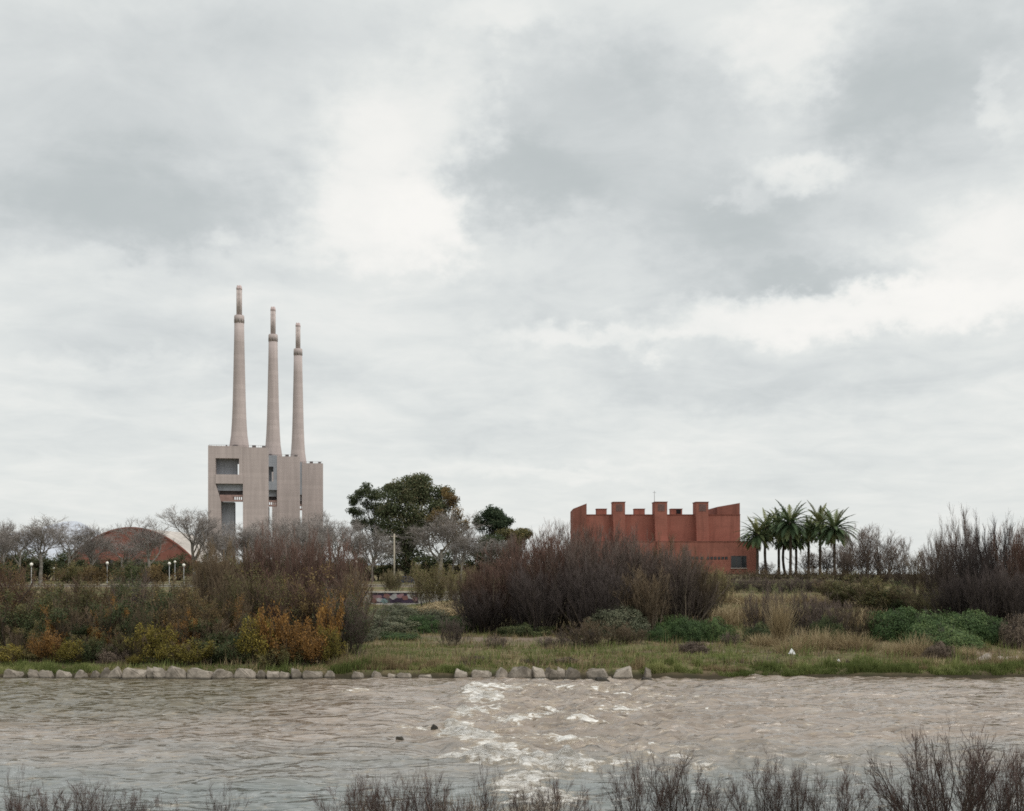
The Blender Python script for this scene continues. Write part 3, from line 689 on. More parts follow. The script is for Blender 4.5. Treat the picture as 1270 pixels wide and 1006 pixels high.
# ================================================================== EMBANKMENT WALLS, LAMPS, POLE, CAR
xa, xb = X(425, 140), X(615, 140)
root = thing('graffiti_wall', 'low concrete wall painted with pink and purple graffiti behind green mounds', 'wall', ((xa + xb) / 2, 140, 2.2))
hl = (xb - xa) / 2
BM().box(-hl, hl, -.15, .25, -.6, 1.62).build('wall_face', M['parapet'], root)
BM().box(-hl, hl, -.25, .35, 1.62, 1.78).build('coping', M['parapet'], root)
def gx_(px): return X(px, 140) - (xa + xb) / 2
def gz_(py): return Z(py, 140) - 2.2
gr = BM().box(gx_(460), gx_(519), -.156, -.149, gz_(748), gz_(735.2)).build('graffiti', M['graffiti_dark'], root)
rng = np.random.default_rng(12)
for i, (px, py, rx, ry, mm) in enumerate([(468, 741.5, 5.5, 4.6, 'graffiti_pink'), (473, 744.5, 7, 3, 'graffiti_white'), (480, 739, 5, 2.6, 'graffiti_red'), (477, 745.5, 5, 2.4, 'graffiti_teal'), (489, 740, 5, 3.4, 'graffiti_white'), (497, 739, 4.5, 3, 'graffiti_pink'),
                                          (503, 741.5, 4, 3.6, 'graffiti_red'), (510, 740, 5, 3.8, 'graffiti_white'), (514.5, 742.5, 3.4, 3.2, 'graffiti_pink'), (464, 745, 3, 2.6, 'graffiti_red'), (493, 744, 5, 2, 'graffiti_dark')]):
    b_ = BM(); n = 16; y = -.160 - .003 * i
    vs = [b_.b.verts.new((gx_(px) + rx * .0959 * (1 + .35 * math.sin(3 * a + i) * .6) * math.cos(a), y, gz_(py) + ry * .0959 * (1 + .3 * math.cos(2 * a + i)) * math.sin(a))) for a in [2 * math.pi * q / n for q in range(n)]]
    b_.b.faces.new(vs); b_.build('painted_letter', M[mm], gr)
root = thing('promenade_parapet', 'long pale parapet along the embankment promenade under the lamps', 'wall', (-55, 184, 3.4))
BM().box(-70, 42, -.2, .2, -.6, .55).build('wall_face', M['parapet'], root)
BM().box(-70, 42, -.28, .28, .55, .72).build('coping', M['pole'], root)

def lamp(px, py, D, label):
    x = X(px, D); z = g1(x, D); h = Z(py, D) - z
    root = thing('street_lamp', label, 'street lamp', (x, D, z), 0, 'globe lamps along the promenade')
    BM().lathe([(.13, 0), (.12, .5), (.06, .55), (.05, h - .3)], 12).build('post', M['lamp_post'], root)
    BM().lathe([(.05, h - .38), (.16, h - .3), (.16, h - .24)], 12).build('collar', M['lamp_post'], root)
    n = 10; BM().lathe([(max(.02, .27 * math.sin(math.pi * q / n)), h - .27 * math.cos(math.pi * q / n)) for q in range(n + 1)], 16).build('globe', M['lamp_globe'], root)
for a in [(39, 700, 195, 'globe lamp with the largest white ball, above the pale parapet'), (67, 705, 250, 'smaller faint globe lamp just beyond the largest one'), (133, 698.5, 205, 'lone globe lamp before the left half of the arched red hall'),
          (210, 699, 205, 'globe lamp under the right end of the arched hall, first of a close trio'), (217, 697, 250, 'highest and farthest globe lamp of the close trio'), (228, 701, 203, 'globe lamp on the right side of the close trio'),
          (246, 703, 262, 'dim distant globe lamp between the trio and the station tower'), (366, 696, 215, 'globe lamp showing through reddish shrubs below the farthest tower'), (442, 697, 215, 'globe lamp beside the foot of the eucalyptus trees'), (451, 702, 262, 'dim globe lamp farther back by the eucalyptus trees')]: lamp(*a)

x = X(489, 198); z = g1(x, 198)
root = thing('utility_pole', 'pale round pole standing in front of the eucalyptus trees', 'pole', (x, 198, z))
BM().lathe([(.16, -.3), (.13, Z(662, 198) - z)], 12).build('pole_shaft', M['pole'], root)
BM().box(-.5, .5, -.06, .06, Z(666, 198) - z, Z(665, 198) - z).build('crossarm', M['pole'], root)

def car(px, D, label):
    x = X(px, D); root = thing('parked_car', label, 'car', (x, D, g1(x, D) + .04), R(4))
    b_ = BM().prism([(-2.05, .28), (2.0, .28), (2.05, .62), (1.95, .82), (1.0, .92), (.45, 1.38), (-.95, 1.42), (-1.65, .98), (-2.0, .9)], -.82, .82).bevel(.06); body = b_.build('body', M['car_paint'], root)
    for q in (-1, 1):
        BM().prism([(-.5, .95), (.85, .95), (.4, 1.32), (-.5, 1.34)], .80 * q, .835 * q).build('window', M['glass'], root)
        BM().prism([(-1.45, .97), (-.58, .97), (-.58, 1.34), (-.95, 1.35)], .80 * q, .835 * q).build('window', M['glass'], root)
        for xx_ in (-1.3, 1.28):
            b_ = BM().lathe([(.31, -.1), (.33, -.06), (.33, .06), (.31, .1)], 20); w = b_.build('wheel', M['tyre'], root); w.location = (xx_, .76 * q, .33); w.rotation_euler = (R(90), 0, 0)
            r_ = BM().lathe([(.19, -.115), (.19, .115)], 16).build('rim', M['lamp_post'], w)
        BM().box(1.98, 2.07, .5 * q - .18, .5 * q + .18, .62, .75).build('headlight', M['lamp_globe'], root)
    return root
car(505, 206, 'dark blue car parked on the promenade under the eucalyptus trees')

# ================================================================== ROCKS
def make_rock(seed, flat=.6, wedge=0.):
    rng = np.random.default_rng(seed); b_ = bmesh.new()
    pts = np.array([[x, y, z] for x in (-1, 1) for y in (-.8, .8) for z in (-.35, flat)], float) + rng.uniform(-.26, .26, (8, 3)) * np.array([1, 1, .8])
    hi = pts[:, 2] > 0; pts[hi, :2] *= rng.uniform(.52, .95, (4, 2)); pts[hi, 2] *= rng.uniform(.55, 1.1, 4); pts[~hi, :2] *= rng.uniform(.85, 1.15, (4, 2))
    pts = np.concatenate([pts, rng.uniform(-1, 1, (3, 3)) * np.array([.6, .6, .3]) + np.array([0, 0, flat * .8])])
    if wedge: pts[:, 2] *= 1 + wedge * pts[:, 0]
    for q in pts: b_.verts.new(q)
    r_ = bmesh.ops.convex_hull(b_, input=list(b_.verts)); 
    for v in [v for v in b_.verts if not v.link_faces]: b_.verts.remove(v)
    bmesh.ops.bevel(b_, geom=list(b_.edges), offset=.06, segments=2, affect='EDGES', clamp_overlap=True)
    bmesh.ops.triangulate(b_, faces=b_.faces); bmesh.ops.subdivide_edges(b_, edges=[e for e in b_.edges if e.calc_length() > .18], cuts=2, use_grid_fill=True); bmesh.ops.triangulate(b_, faces=b_.faces)
    for v in b_.verts:
        n_ = mnoise.noise(v.co * 2.3 + Vector((seed, 0, 0))) * .09 + mnoise.noise(v.co * 6 + Vector((seed, 3, 0))) * .045; v.co += v.co.normalized() * n_
    me = bpy.data.meshes.new('boulder'); b_.to_mesh(me); b_.free()
    co = np.zeros(len(me.vertices) * 3, np.float32); me.vertices.foreach_get('co', co); co = co.reshape(-1, 3)
    co[:, 0] /= (co[:, 0].max() - co[:, 0].min()); co[:, 1] /= (co[:, 1].max() - co[:, 1].min()); zt = co[:, 2].max(); co[:, 2] /= zt
    me.vertices.foreach_set('co', co.ravel()); me.materials.append(M['rock']); return me
ROCKS = [make_rock(40 + i, (.5, .7, .45, .8, .6, .55, .75)[i]) for i in range(7)] + [make_rock(91, .7, .55)]
def boulder(px, w, top, label, v, D=74.5, material='rock', base=-.12, depth=.8, group='boulders along the waterline'):
    """v: which shape; the rock's crown reaches photo row top"""
    k = D / F; h = Z(top, D) - base
    o = link('boulder', ROCKS[v], M[material]); o.location = (X(px, D), D, base); o.scale = (w * k * (1.2 + .12 * math.sin(px * 2.3)), w * k * depth, h * 1.02 + .05)
    o.rotation_euler = (0, .16 * math.sin(px * 1.7), (-.25, .2, .1, -.15, .3, 0., .15, 0.)[v] * 1.)
    return tag(o, label, 'boulder', group)
RK = [(16, 24, 831, 'low flat boulder at the far end of the row, under yellow-green sprays', 2), (43, 17, 830.5, 'grey upright boulder between two low flat ones, below the orange shrub', 1), (58, 16, 831.5, 'boulder touching the grey upright one below the small yellow shrub', 0),
      (78, 17, 832, 'first of two similar low boulders under the grassy lip', 2), (101, 19, 832, 'second of two similar low boulders under the grassy lip', 4), (118, 10, 832.5, 'smallest boulder tucked before the grey dead heap', 3), (130, 12, 828.5, 'narrow standing boulder beside the tall pale slab-like one', 3),
      (143, 18, 828, 'pale boulder sloping down to its right, under the grey dead heap', 7), (168, 31, 829, 'long low boulder below the small ochre bush', 2), (188, 11, 827.5, 'thin block wedged behind the split pair of boulders', 6), (199, 19, 827.5, 'split triangular boulder below the bright yellow-green shrub', 1),
      (219, 24, 828, 'broad rounded boulder below the yellow spray shrub', 5), (249, 31, 830, 'large pale boulder, first of three big ones below the bare earth', 0), (277, 30, 830.5, 'large pale boulder, middle of three big ones below the bare earth', 4), (305, 28, 829.5, 'large pale boulder, last of three big ones below the bare earth', 5),
      (324, 12, 832, 'small round boulder following the three big pale ones', 3), (339, 14, 832.5, 'low boulder under the orange thicket, next to a small round one', 6), (353, 12, 833.5, 'very low stone half under green grass below the orange thicket', 2), (368, 15, 829.5, 'upright pointed boulder below the orange thicket', 1),
      (388, 26, 832, 'wide low boulder below the right edge of the orange thicket', 2), (408, 11, 832.5, 'small square boulder after the wide low one', 3), (444, 16, 834, 'pale flat boulder among bright green tufts', 5), (468, 14, 833, 'small tilted white boulder amid overhanging green grass', 4),
      (486, 12, 836, 'tiny low stone at the waterline under green grass', 2), (502, 21, 835, 'broad dull boulder half covered by hanging grass', 0), (528, 17, 837, 'flat slab barely above the water under the grass', 2), (570, 16, 831, 'brownish boulder block before the gap in the row', 6),
      (597, 27, 831, 'low pale boulder starting the clean row right of the grass', 2), (622, 18, 829, 'rounded pale boulder sitting higher beside the biggest block', 4), (645, 29, 827.5, 'biggest blocky boulder of the middle row, squarish with a raised corner', 3),
      (669, 19, 828, 'rounded triangular boulder right of the biggest block', 1), (688, 17, 831.5, 'small low boulder in the middle row, right of the triangular one', 5), (710, 24, 829, 'smooth egg shaped boulder below the dark heap', 4), (742, 28, 829, 'cracked broad boulder left of the pink wedge', 0),
      (773, 25, 826.5, 'pinkish wedge shaped boulder rising to a point at its right', 7), (803, 10, 829, 'small upright boulder alone at the end of the middle row', 1), (680, 10, 828.5, 'little stone peeping between larger ones above the low boulder', 3), (695, 9, 828, 'little dark stone behind the low middle boulder', 6)]
for q in RK: boulder(*q)
for q in [(1222, 20, 812, 'grey slab leaning on the right bank among dry grass', 7, 79.5, .55), (1252, 24, 814, 'pale blocky boulder at the far right of the bank', 6, 79.3, .55), (1237, 9, 817, 'small stone between the two right bank blocks', 3, 79.2, .55)]:
    boulder(q[0], q[1], q[2], q[3], q[4], q[5], 'rock', q[6] - .2, group='blocks on the right bank')
boulder(748, 22, 841.2, 'dark wet flat stone lying in the water below the cracked boulder', 2, 73.3, 'rock_dark', -.05, group='wet stones in the river')
boulder(803, 16, 841.3, 'dark wet stone in the water below the small upright boulder', 2, 73.6, 'rock_dark', -.05, group='wet stones in the river')
x_, y_ = wpx(540, 906); boulder(539.5, 11, 899.8, 'black rock breaking the surface at the head of the rapids', 4, y_, 'rock_dark', -.1, group='wet stones in the river')
x_, y_ = wpx(495, 914); boulder(495, 8, 914.6, 'dark rock barely awash upstream of the rapids', 2, y_, 'rock_dark', -.1, group='wet stones in the river')

# litter
def bag(px, py, D, s, label):
    rng = np.random.default_rng(int(px)); b_ = bmesh.new(); bmesh.ops.create_icosphere(b_, subdivisions=3, radius=1)
    for v in b_.verts:
        v.co *= 1 + .35 * mnoise.noise(v.co * 1.7 + Vector((px, 0, 0))) + .15 * mnoise.noise(v.co * 5); v.co.z *= 1.3 if v.co.z > 0 else .5; v.co.x *= 1 - .45 * max(0, v.co.z); v.co.y *= .6
    me = bpy.data.meshes.new('plastic_bag'); b_.to_mesh(me); b_.free()
    x = X(px, D); o = link('plastic_bag', me, M['plastic']); o.location = (x, D, g1(x, D) + s * .3); o.scale = (s, s, s); tag(o, label, 'litter')
bag(982, 815, 81.5, .24, 'white scrap of litter standing upright on the grass before the dry reeds')
bag(387, 815, 78.5, .14, 'small white scrap of litter under the orange thicket')
bag(1040, 823, 78., .11, 'tiny white scrap on the bank edge below the dry grass')

# ================================================================== PLANTS: prototypes
fan_shrub('bare_a', 1, 9, 7, 60, 14, 9, .62, .22, .075, twigr=.014)
fan_shrub('bare_b', 2, 9, 6, 54, 14, 9, .5, .24, .075, twigr=.014)
fan_shrub('bare_c', 3, 9, 7.5, 60, 14, 9, .72, .2, .075, twigr=.014)
fan_shrub('upright_a', 4, 9, 4, 34, 13, 8, .3, .2, .045, twigr=.013, blen=.2)
fan_shrub('upright_b', 5, 9, 3.2, 26, 13, 8, .25, .2, .045, twigr=.013, blen=.18)
fan_shrub('leafy_a', 11, 6, 5, 34, 10, 6, .6, .22, .055, leaf=10000, leaf_lo=.05, leafsize=.15, twigr=.012, leaf_clump=.5, lmin=.45)
fan_shrub('leafy_b', 12, 6, 5.5, 36, 10, 6, .7, .22, .055, leaf=10500, leaf_lo=.05, leafsize=.16, twigr=.012, leaf_clump=.55, lmin=.45)
fan_shrub('leafy_c', 13, 6, 4.5, 30, 10, 6, .5, .22, .055, leaf=8000, leaf_lo=.08, leafsize=.14, twigr=.012, leaf_clump=.62, lmin=.45)
fan_shrub('sparse_a', 14, 7, 5, 40, 12, 7, .5, .22, .055, leaf=6500, leafsize=.13, twigr=.011, leaf_clump=.5, lmin=.45)
fan_shrub('sparse_b', 15, 7, 4.5, 36, 12, 7, .4, .22, .055, leaf=5500, leafsize=.13, twigr=.011, leaf_clump=.6, lmin=.45)
fan_shrub('low_leafy_a', 16, 2.6, 3.2, 30, 9, 6, .85, .2, .02, leaf=5200, leafsize=.12, twigr=.009, leaf_lo=.1, lmin=.45)
fan_shrub('low_leafy_b', 17, 2.6, 2.8, 28, 9, 6, .75, .2, .02, leaf=4600, leafsize=.12, twigr=.009, leaf_lo=.15, leaf_clump=.4, lmin=.45)
fan_shrub('twig_bush_a', 18, 2.2, 3.4, 60, 10, 7, 1.0, .25, .014, twigr=.006)
fan_shrub('twig_bush_b', 19, 2.2, 3.0, 54, 10, 7, .9, .25, .014, twigr=.006)
fan_shrub('near_a', 21, 2.3, 2.6, 30, 10, 7, .62, .16, .013, twigr=.0031, blen=.3, tlen=.12)
fan_shrub('near_b', 22, 2.3, 2.0, 26, 10, 7, .45, .16, .012, twigr=.0031, blen=.28, tlen=.12)
fan_shrub('near_c', 23, 2.3, 3.2, 46, 10, 7, .8, .18, .014, twigr=.0031, blen=.3, tlen=.11)
fan_shrub('near_d', 24, 2.3, 1.3, 14, 9, 6, .35, .2, .011, twigr=.0036, blen=.3, tlen=.12)
mound('mound_a', 31, 1.5, 4, 13000, .105); mound('mound_b', 32, 1.5, 4, 12000, .10); mound('mound_c', 33, 1.2, 4, 12000, .105)
tussock('tussock_a', 41, 1.1, 1.6, 520, .012, .9); tussock('tussock_b', 42, 1.1, 1.8, 460, .012, 1.1); tussock('reeds', 43, 3.6, 1.3, 420, .018, .25)
bare_tree('plane_a', 51, 11, 9, limbs=8); bare_tree('plane_b', 52, 11, 9, limbs=7, spread=.9); bare_tree('plane_c', 53, 11, 8, limbs=7, trunk=.35)
fan_shrub('willow', 61, 5, 5, 40, 11, 7, .7, .2, .03, leaf=7000, leafsize=.12, twigr=.011)

RED = dict(wood='stem_tan', twig='twig_red'); PUR = dict(wood='stem_tan', twig='twig_purple'); BRN = dict(wood='stem_tan', twig='twig_brown'); BLK = dict(wood='wood_dark', twig='twig_black'); GRY = dict(wood='wood_grey', twig='twig_grey'); TAN = dict(wood='wood_grey', twig='twig_tan')
def LF(leaf, twig='twig_brown', wood='wood_dark'): return dict(wood=wood, twig=twig, leaf=leaf)
def P(*a, **k): plant(*a, **k)
PLANE = dict(wood='plane_bark', twig='twig_grey')

# --- bare plane trees behind the promenade
for i, (px, D, top, w, lab, key) in enumerate([
    (4, 222, 646, 74, 'bare pale tree cut by the left picture edge behind the promenade', 'plane_a'),
    (50, 215, 642, 96, 'broad bare tree with pale forked trunk beyond the largest lamp', 'plane_b'),
    (84, 245, 648, 70, 'bare grey tree between the distant hills and the promenade', 'plane_c'),
    (112, 225, 655, 84, 'bare tree in front of the left end of the arched hall', 'plane_a'),
    (186, 222, 643, 84, 'bare tree with leaning pale trunk in front of the arched hall', 'plane_b'),
    (241, 226, 630, 84, 'tall airy bare tree before the white sloping roof', 'plane_c'),
    (284, 236, 650, 70, 'bare tree before the open foot of the tallest tower', 'plane_a'),
    (322, 228, 646, 86, 'bare tree before the solid pillar of the tallest tower', 'plane_b'),
    (360, 240, 640, 74, 'bare tree before the middle tower', 'plane_c'),
    (398, 226, 634, 84, 'highest bare tree before the farthest tower', 'plane_a'),
    (440, 220, 650, 84, 'spreading grey bare tree left of the eucalyptus', 'plane_b'),
    (545, 208, 636, 110, 'pale grey bare tree with fan of limbs in front of the eucalyptus', 'plane_b'),
    (598, 225, 668, 80, 'low bare tree below the round pine', 'plane_c'),
    (258, 224, 656, 50, 'thin bare tree before the pale side of the vaulted roof', 'plane_c'), (24, 240, 650, 70, 'bare grey tree between the two leftmost pale trunks', 'plane_c'), (304, 214, 652, 70, 'fine twigged bare tree below the white gap of the tallest tower', 'plane_c'),
    (342, 212, 655, 70, 'fine twigged bare tree below the gap between the first two towers', 'plane_a'), (384, 214, 650, 70, 'fine twigged bare tree below the farthest tower pillar', 'plane_b'), (418, 236, 644, 64, 'bare tree just right of the farthest tower', 'plane_c'), (462, 238, 660, 70, 'grey bare tree under the slimmer eucalyptus', 'plane_a'), (572, 222, 654, 70, 'grey bare tree at the right of the pale fan limbed tree', 'plane_a'),
    (152, 250, 668, 70, 'small bare tree against the middle of the arched hall', 'plane_c')]):
    plant('plane_tree', key, lab, px, D, top, w, PLANE, 'tree', 'bare trees along the promenade')

# --- dark evergreens under them
for px, D, top, w, lab, key in [(14, 255, 676, 84, 'dark evergreen bush by the left edge under the bare trees', 'leafy_a'), (58, 262, 682, 84, 'dark evergreen bush behind the two first lamps', 'leafy_b'), (104, 258, 688, 84, 'dark evergreen bush below the left end of the arched hall', 'leafy_a'), (150, 262, 688, 84, 'dark evergreen bush below the middle of the arched hall', 'leafy_c'),
                                (200, 265, 688, 84, 'dark evergreen bush behind the close trio of lamps', 'leafy_b'), (262, 262, 688, 80, 'dark evergreen bush left of the tallest tower foot', 'leafy_a'), (330, 265, 690, 90, 'dark evergreen bush hidden before the tower feet', 'leafy_b'), (400, 262, 685, 90, 'dark evergreen bush before the farthest tower foot', 'leafy_a'), (465, 258, 682, 80, 'dark evergreen bush at the foot of the eucalyptus', 'leafy_c'), (535, 255, 680, 90, 'dark evergreen bush behind the pale fan limbed tree', 'leafy_b'), (610, 255, 682, 80, 'dark evergreen bush under the round pine', 'leafy_a')]:
    plant('evergreen_bush', key, lab, px, D, top, w, LF('leaf_dark'), 'shrub', 'evergreen bushes behind the promenade')
for px, D, top, w, lab, key, lf in [(18, 201, 700, 46, 'low dark bush hiding the foot of the leftmost bare trees', 'low_leafy_a', 'leaf_dark'), (88, 202, 698, 50, 'low olive bush between the second and third lamps', 'low_leafy_b', 'leaf_olive'), (116, 200, 702, 34, 'low rusty bush just left of the lone lamp', 'low_leafy_a', 'leaf_rust'), (160, 202, 697, 50, 'low dark bush right of the lone lamp', 'low_leafy_b', 'leaf_dark'), (190, 200, 700, 36, 'low rusty bush at the foot of the leaning bare tree', 'low_leafy_a', 'leaf_rust'), (262, 202, 694, 50, 'brown bush right of the dim distant lamp', 'low_leafy_b', 'leaf_rust')]:
    plant('promenade_bush', key, lab, px, D, top, w, LF(lf), 'shrub', 'low bushes along the promenade')

# --- eucalyptus group and pines
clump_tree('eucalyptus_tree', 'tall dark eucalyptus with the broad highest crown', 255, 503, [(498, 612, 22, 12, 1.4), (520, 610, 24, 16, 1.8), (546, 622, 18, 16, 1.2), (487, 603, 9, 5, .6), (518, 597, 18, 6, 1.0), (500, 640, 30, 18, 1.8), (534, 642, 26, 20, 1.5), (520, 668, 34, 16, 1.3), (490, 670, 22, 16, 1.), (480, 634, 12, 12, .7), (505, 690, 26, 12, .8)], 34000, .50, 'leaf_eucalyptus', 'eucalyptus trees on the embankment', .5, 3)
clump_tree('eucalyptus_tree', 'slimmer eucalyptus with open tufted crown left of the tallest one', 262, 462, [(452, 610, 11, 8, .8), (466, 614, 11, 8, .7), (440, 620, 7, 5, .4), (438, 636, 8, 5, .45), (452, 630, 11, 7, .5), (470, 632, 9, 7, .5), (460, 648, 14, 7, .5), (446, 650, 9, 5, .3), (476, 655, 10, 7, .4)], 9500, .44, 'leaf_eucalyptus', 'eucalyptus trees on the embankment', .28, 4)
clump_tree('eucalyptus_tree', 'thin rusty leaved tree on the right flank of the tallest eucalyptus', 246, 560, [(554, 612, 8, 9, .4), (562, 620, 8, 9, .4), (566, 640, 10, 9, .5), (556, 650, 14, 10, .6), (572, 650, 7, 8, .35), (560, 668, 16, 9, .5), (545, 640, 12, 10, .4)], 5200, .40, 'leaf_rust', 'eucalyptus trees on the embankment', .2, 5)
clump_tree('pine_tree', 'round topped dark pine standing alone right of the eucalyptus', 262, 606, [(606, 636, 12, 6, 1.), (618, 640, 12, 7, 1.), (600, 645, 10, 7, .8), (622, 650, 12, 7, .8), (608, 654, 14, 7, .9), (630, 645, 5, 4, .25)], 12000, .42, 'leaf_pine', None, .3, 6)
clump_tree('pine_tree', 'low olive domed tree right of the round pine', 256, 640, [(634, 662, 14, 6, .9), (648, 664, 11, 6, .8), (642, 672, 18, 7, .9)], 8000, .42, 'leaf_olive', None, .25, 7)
clump_tree('evergreen_bush', 'dark green bush at the foot of the pine', 250, 622, [(610, 672, 16, 8, .8), (600, 684, 16, 8, .8), (630, 684, 18, 8, .8)], 6000, .42, 'leaf_dark', None, .15, 8, cat='shrub')

# --- palms
def palm_crown(seed, n=70, L=4.6):
    rng = np.random.default_rng(seed); Vs, Fs, Ts, off = [], [], [], 0
    for i in range(n):
        el = math.asin(min(1, -.62 + 1.58 * (i + .5) / n)); az = i * 2.39996 + rng.normal(0, .2); Lf = L * rng.uniform(.85, 1.08) * (1 if el > -.2 else .8)
        d = np.array([math.cos(az) * math.cos(el), math.sin(az) * math.cos(el), math.sin(el)]); K = 12; p = np.array([0, 0, 0.]) + d * .25; pts = [p]; dd = d.copy()
        for k in range(K):
            dd = unit(dd + np.array([0, 0, -.055 - .03 * max(0, math.cos(el))])); p = p + dd * Lf / K; pts.append(p)
        pts = np.array(pts); q, fq = tubes([(pts[None], np.linspace(.05, .012, K + 1)[None])], 3); Vs.append(q); Fs.append(fq + off); off += len(q); Ts.append(np.full(len(q), .55))
        m_ = 34; t = np.linspace(.10, 1., m_) * K * .999; ii = t.astype(int); fr = (t - ii)[:, None]; c = pts[ii] * (1 - fr) + pts[ii + 1] * fr; tan = unit(pts[ii + 1] - pts[ii])
        sd = unit(np.cross(tan, np.array([0, 0, 1.]) + rng.normal(0, .05, 3))); upv = np.cross(sd, tan)
        ll = (.62 * np.sin(np.clip(np.linspace(.12, 1.02, m_), 0, 1) * math.pi * .86 + .25))[:, None] * rng.uniform(.85, 1.1, (m_, 1))
        base_t = np.clip(.35 + .45 * (el + .6) / 1.8 + rng.normal(0, .1), 0, 1) if el > -.35 else .9
        for s in (-1, 1):
            dr = unit(sd * s * .85 + tan * .6 + upv * .25 + rng.normal(0, .06, (m_, 3))); tip = c + dr * ll - np.array([0, 0, .10]) * ll
            w = tan * .075
            q = np.stack([c - w, c + w, tip], 1).reshape(-1, 3)
            q4 = np.stack([c - w, c + w, tip + w * .4, tip - w * .4], 1).reshape(-1, 3); Vs.append(q4); Fs.append(np.arange(m_ * 4).reshape(m_, 4) + off); off += m_ * 4; Ts.append(np.full(m_ * 4, base_t))
    return npmesh('palm_crown', np.concatenate(Vs), [np.concatenate(Fs)], np.concatenate(Ts))
def palm_skirt(seed):
    rng = np.random.default_rng(seed); n = 26; az = rng.uniform(0, 6.28, n); d = np.stack([np.cos(az) * .8, np.sin(az) * .8, np.full(n, -.25)], 1)
    p = grow(np.zeros((n, 3)) + np.array([0, 0, -.1]), d, rng.uniform(1.6, 3., n), np.full(n, .05), 6, .05, -.28, rng, .3)
    s = spawn(p[0], p[1], 16, .3, 1, .5, .9, .5, rng); l_ = grow(s[0], s[1], s[2], np.full(len(s[0]), .02), 2, .05, -.15, rng)
    V, Fc = tubes([p, l_], 2); return npmesh('palm_skirt', V, [Fc], rng.random(len(V)))
PC = [palm_crown(71), palm_crown(72, 64), palm_crown(73, 76)]; PS = [palm_skirt(74), palm_skirt(75)]
def palm_trunk(h, bend, seed):
    rng = np.random.default_rng(seed); K = 14; t = np.linspace(0, 1, K + 1); pts = np.stack([bend * np.sin(t * math.pi) + 0 * t, .1 * np.sin(t * 2), -.3 + t * (h + .3)], 1)
    r_ = .26 + .10 * np.exp(-t * 9) + .04 * np.sin(np.arange(K + 1) * 2.1) * .4 + .16 * sstep(.90, .97, t)
    V, Fc = tubes([(pts[None], r_[None])], 12); return npmesh('palm_trunk', V, [Fc], None, True)
for i, (px, crown, L, D, bend, lab) in enumerate([
    (939, 660, 4.3, 226, .1, 'palm half hidden by the corner of the brick building'), (951, 652, 4.3, 232, -.35, 'second palm from the brick building, its trunk curving'), (966, 648, 4.2, 240, 0, 'palm with straight trunk left of the tallest palm'),
    (980, 646, 5.0, 222, .1, 'tallest palm with the fullest crown at the centre of the row'), (974, 664, 3.6, 236, -.45, 'short leaning palm under the tallest palm'), (987, 666, 3.4, 238, .1, 'short palm just right of the tallest palm trunk'),
    (1003, 656, 3.8, 238, 0, 'palm in the gap right of the tallest palm'), (1017, 647, 4.8, 230, .05, 'second tallest palm with upright grey green fronds'), (1035, 653, 4.7, 220, 0, 'outermost palm with open starry crown and dark trunk bulge')]):
    x = X(px, D); z = g1(x, D); h = Z(crown + 4, D) - z
    root = thing('palm_tree', lab, 'palm tree', (x, D, z), 0, 'palms beside the brick building')
    link('trunk', palm_trunk(h, bend, 80 + i), M['palm_bark'], root)
    o = link('crown', PC[i % 3], M['leaf_palm'], root); o.location = (0, 0, h); o.rotation_euler = (0, 0, i * 1.3); o.scale = (L / 4.5,) * 3
    o = link('dead_fronds', PS[i % 2], M['litter_brown'], root); o.location = (0, 0, h); o.rotation_euler = (0, 0, i * .9); o.scale = (L / 4.8,) * 3
    BM().lathe([(.30, -1.1), (.48, -.6), (.50, -.1), (.25, .35)], 14).build('crown_boss', M['palm_bark'], root).location = (0, 0, h)

# --- central dark thicket of bare shrubs
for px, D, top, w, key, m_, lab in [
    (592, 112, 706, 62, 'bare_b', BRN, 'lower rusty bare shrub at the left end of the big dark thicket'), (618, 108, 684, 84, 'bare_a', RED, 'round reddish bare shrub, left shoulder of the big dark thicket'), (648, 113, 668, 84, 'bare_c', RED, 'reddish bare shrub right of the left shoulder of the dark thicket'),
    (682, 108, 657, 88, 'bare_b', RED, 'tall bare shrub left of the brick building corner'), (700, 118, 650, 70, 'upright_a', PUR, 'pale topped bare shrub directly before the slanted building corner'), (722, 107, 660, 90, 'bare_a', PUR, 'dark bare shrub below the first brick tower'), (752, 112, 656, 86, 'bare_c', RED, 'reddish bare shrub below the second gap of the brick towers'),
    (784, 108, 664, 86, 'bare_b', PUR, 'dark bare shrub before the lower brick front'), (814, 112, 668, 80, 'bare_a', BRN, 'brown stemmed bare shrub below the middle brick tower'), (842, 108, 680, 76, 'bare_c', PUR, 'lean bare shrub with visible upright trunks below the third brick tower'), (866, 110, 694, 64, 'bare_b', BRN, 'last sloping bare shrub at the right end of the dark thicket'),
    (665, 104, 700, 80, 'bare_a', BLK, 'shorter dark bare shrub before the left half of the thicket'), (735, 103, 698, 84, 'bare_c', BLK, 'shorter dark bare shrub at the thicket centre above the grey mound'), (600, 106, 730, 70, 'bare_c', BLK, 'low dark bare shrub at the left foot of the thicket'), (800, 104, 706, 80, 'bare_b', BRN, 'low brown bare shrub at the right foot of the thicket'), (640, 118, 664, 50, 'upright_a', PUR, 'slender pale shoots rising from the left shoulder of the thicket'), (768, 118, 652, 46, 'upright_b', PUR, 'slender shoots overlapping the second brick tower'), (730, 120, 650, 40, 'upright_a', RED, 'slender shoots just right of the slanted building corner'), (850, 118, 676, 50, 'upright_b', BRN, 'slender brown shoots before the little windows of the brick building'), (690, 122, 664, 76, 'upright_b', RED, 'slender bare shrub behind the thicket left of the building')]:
    P('bare_shrub', key, lab, px, D, top, w, m_, group='bare shrubs of the dark central thicket')

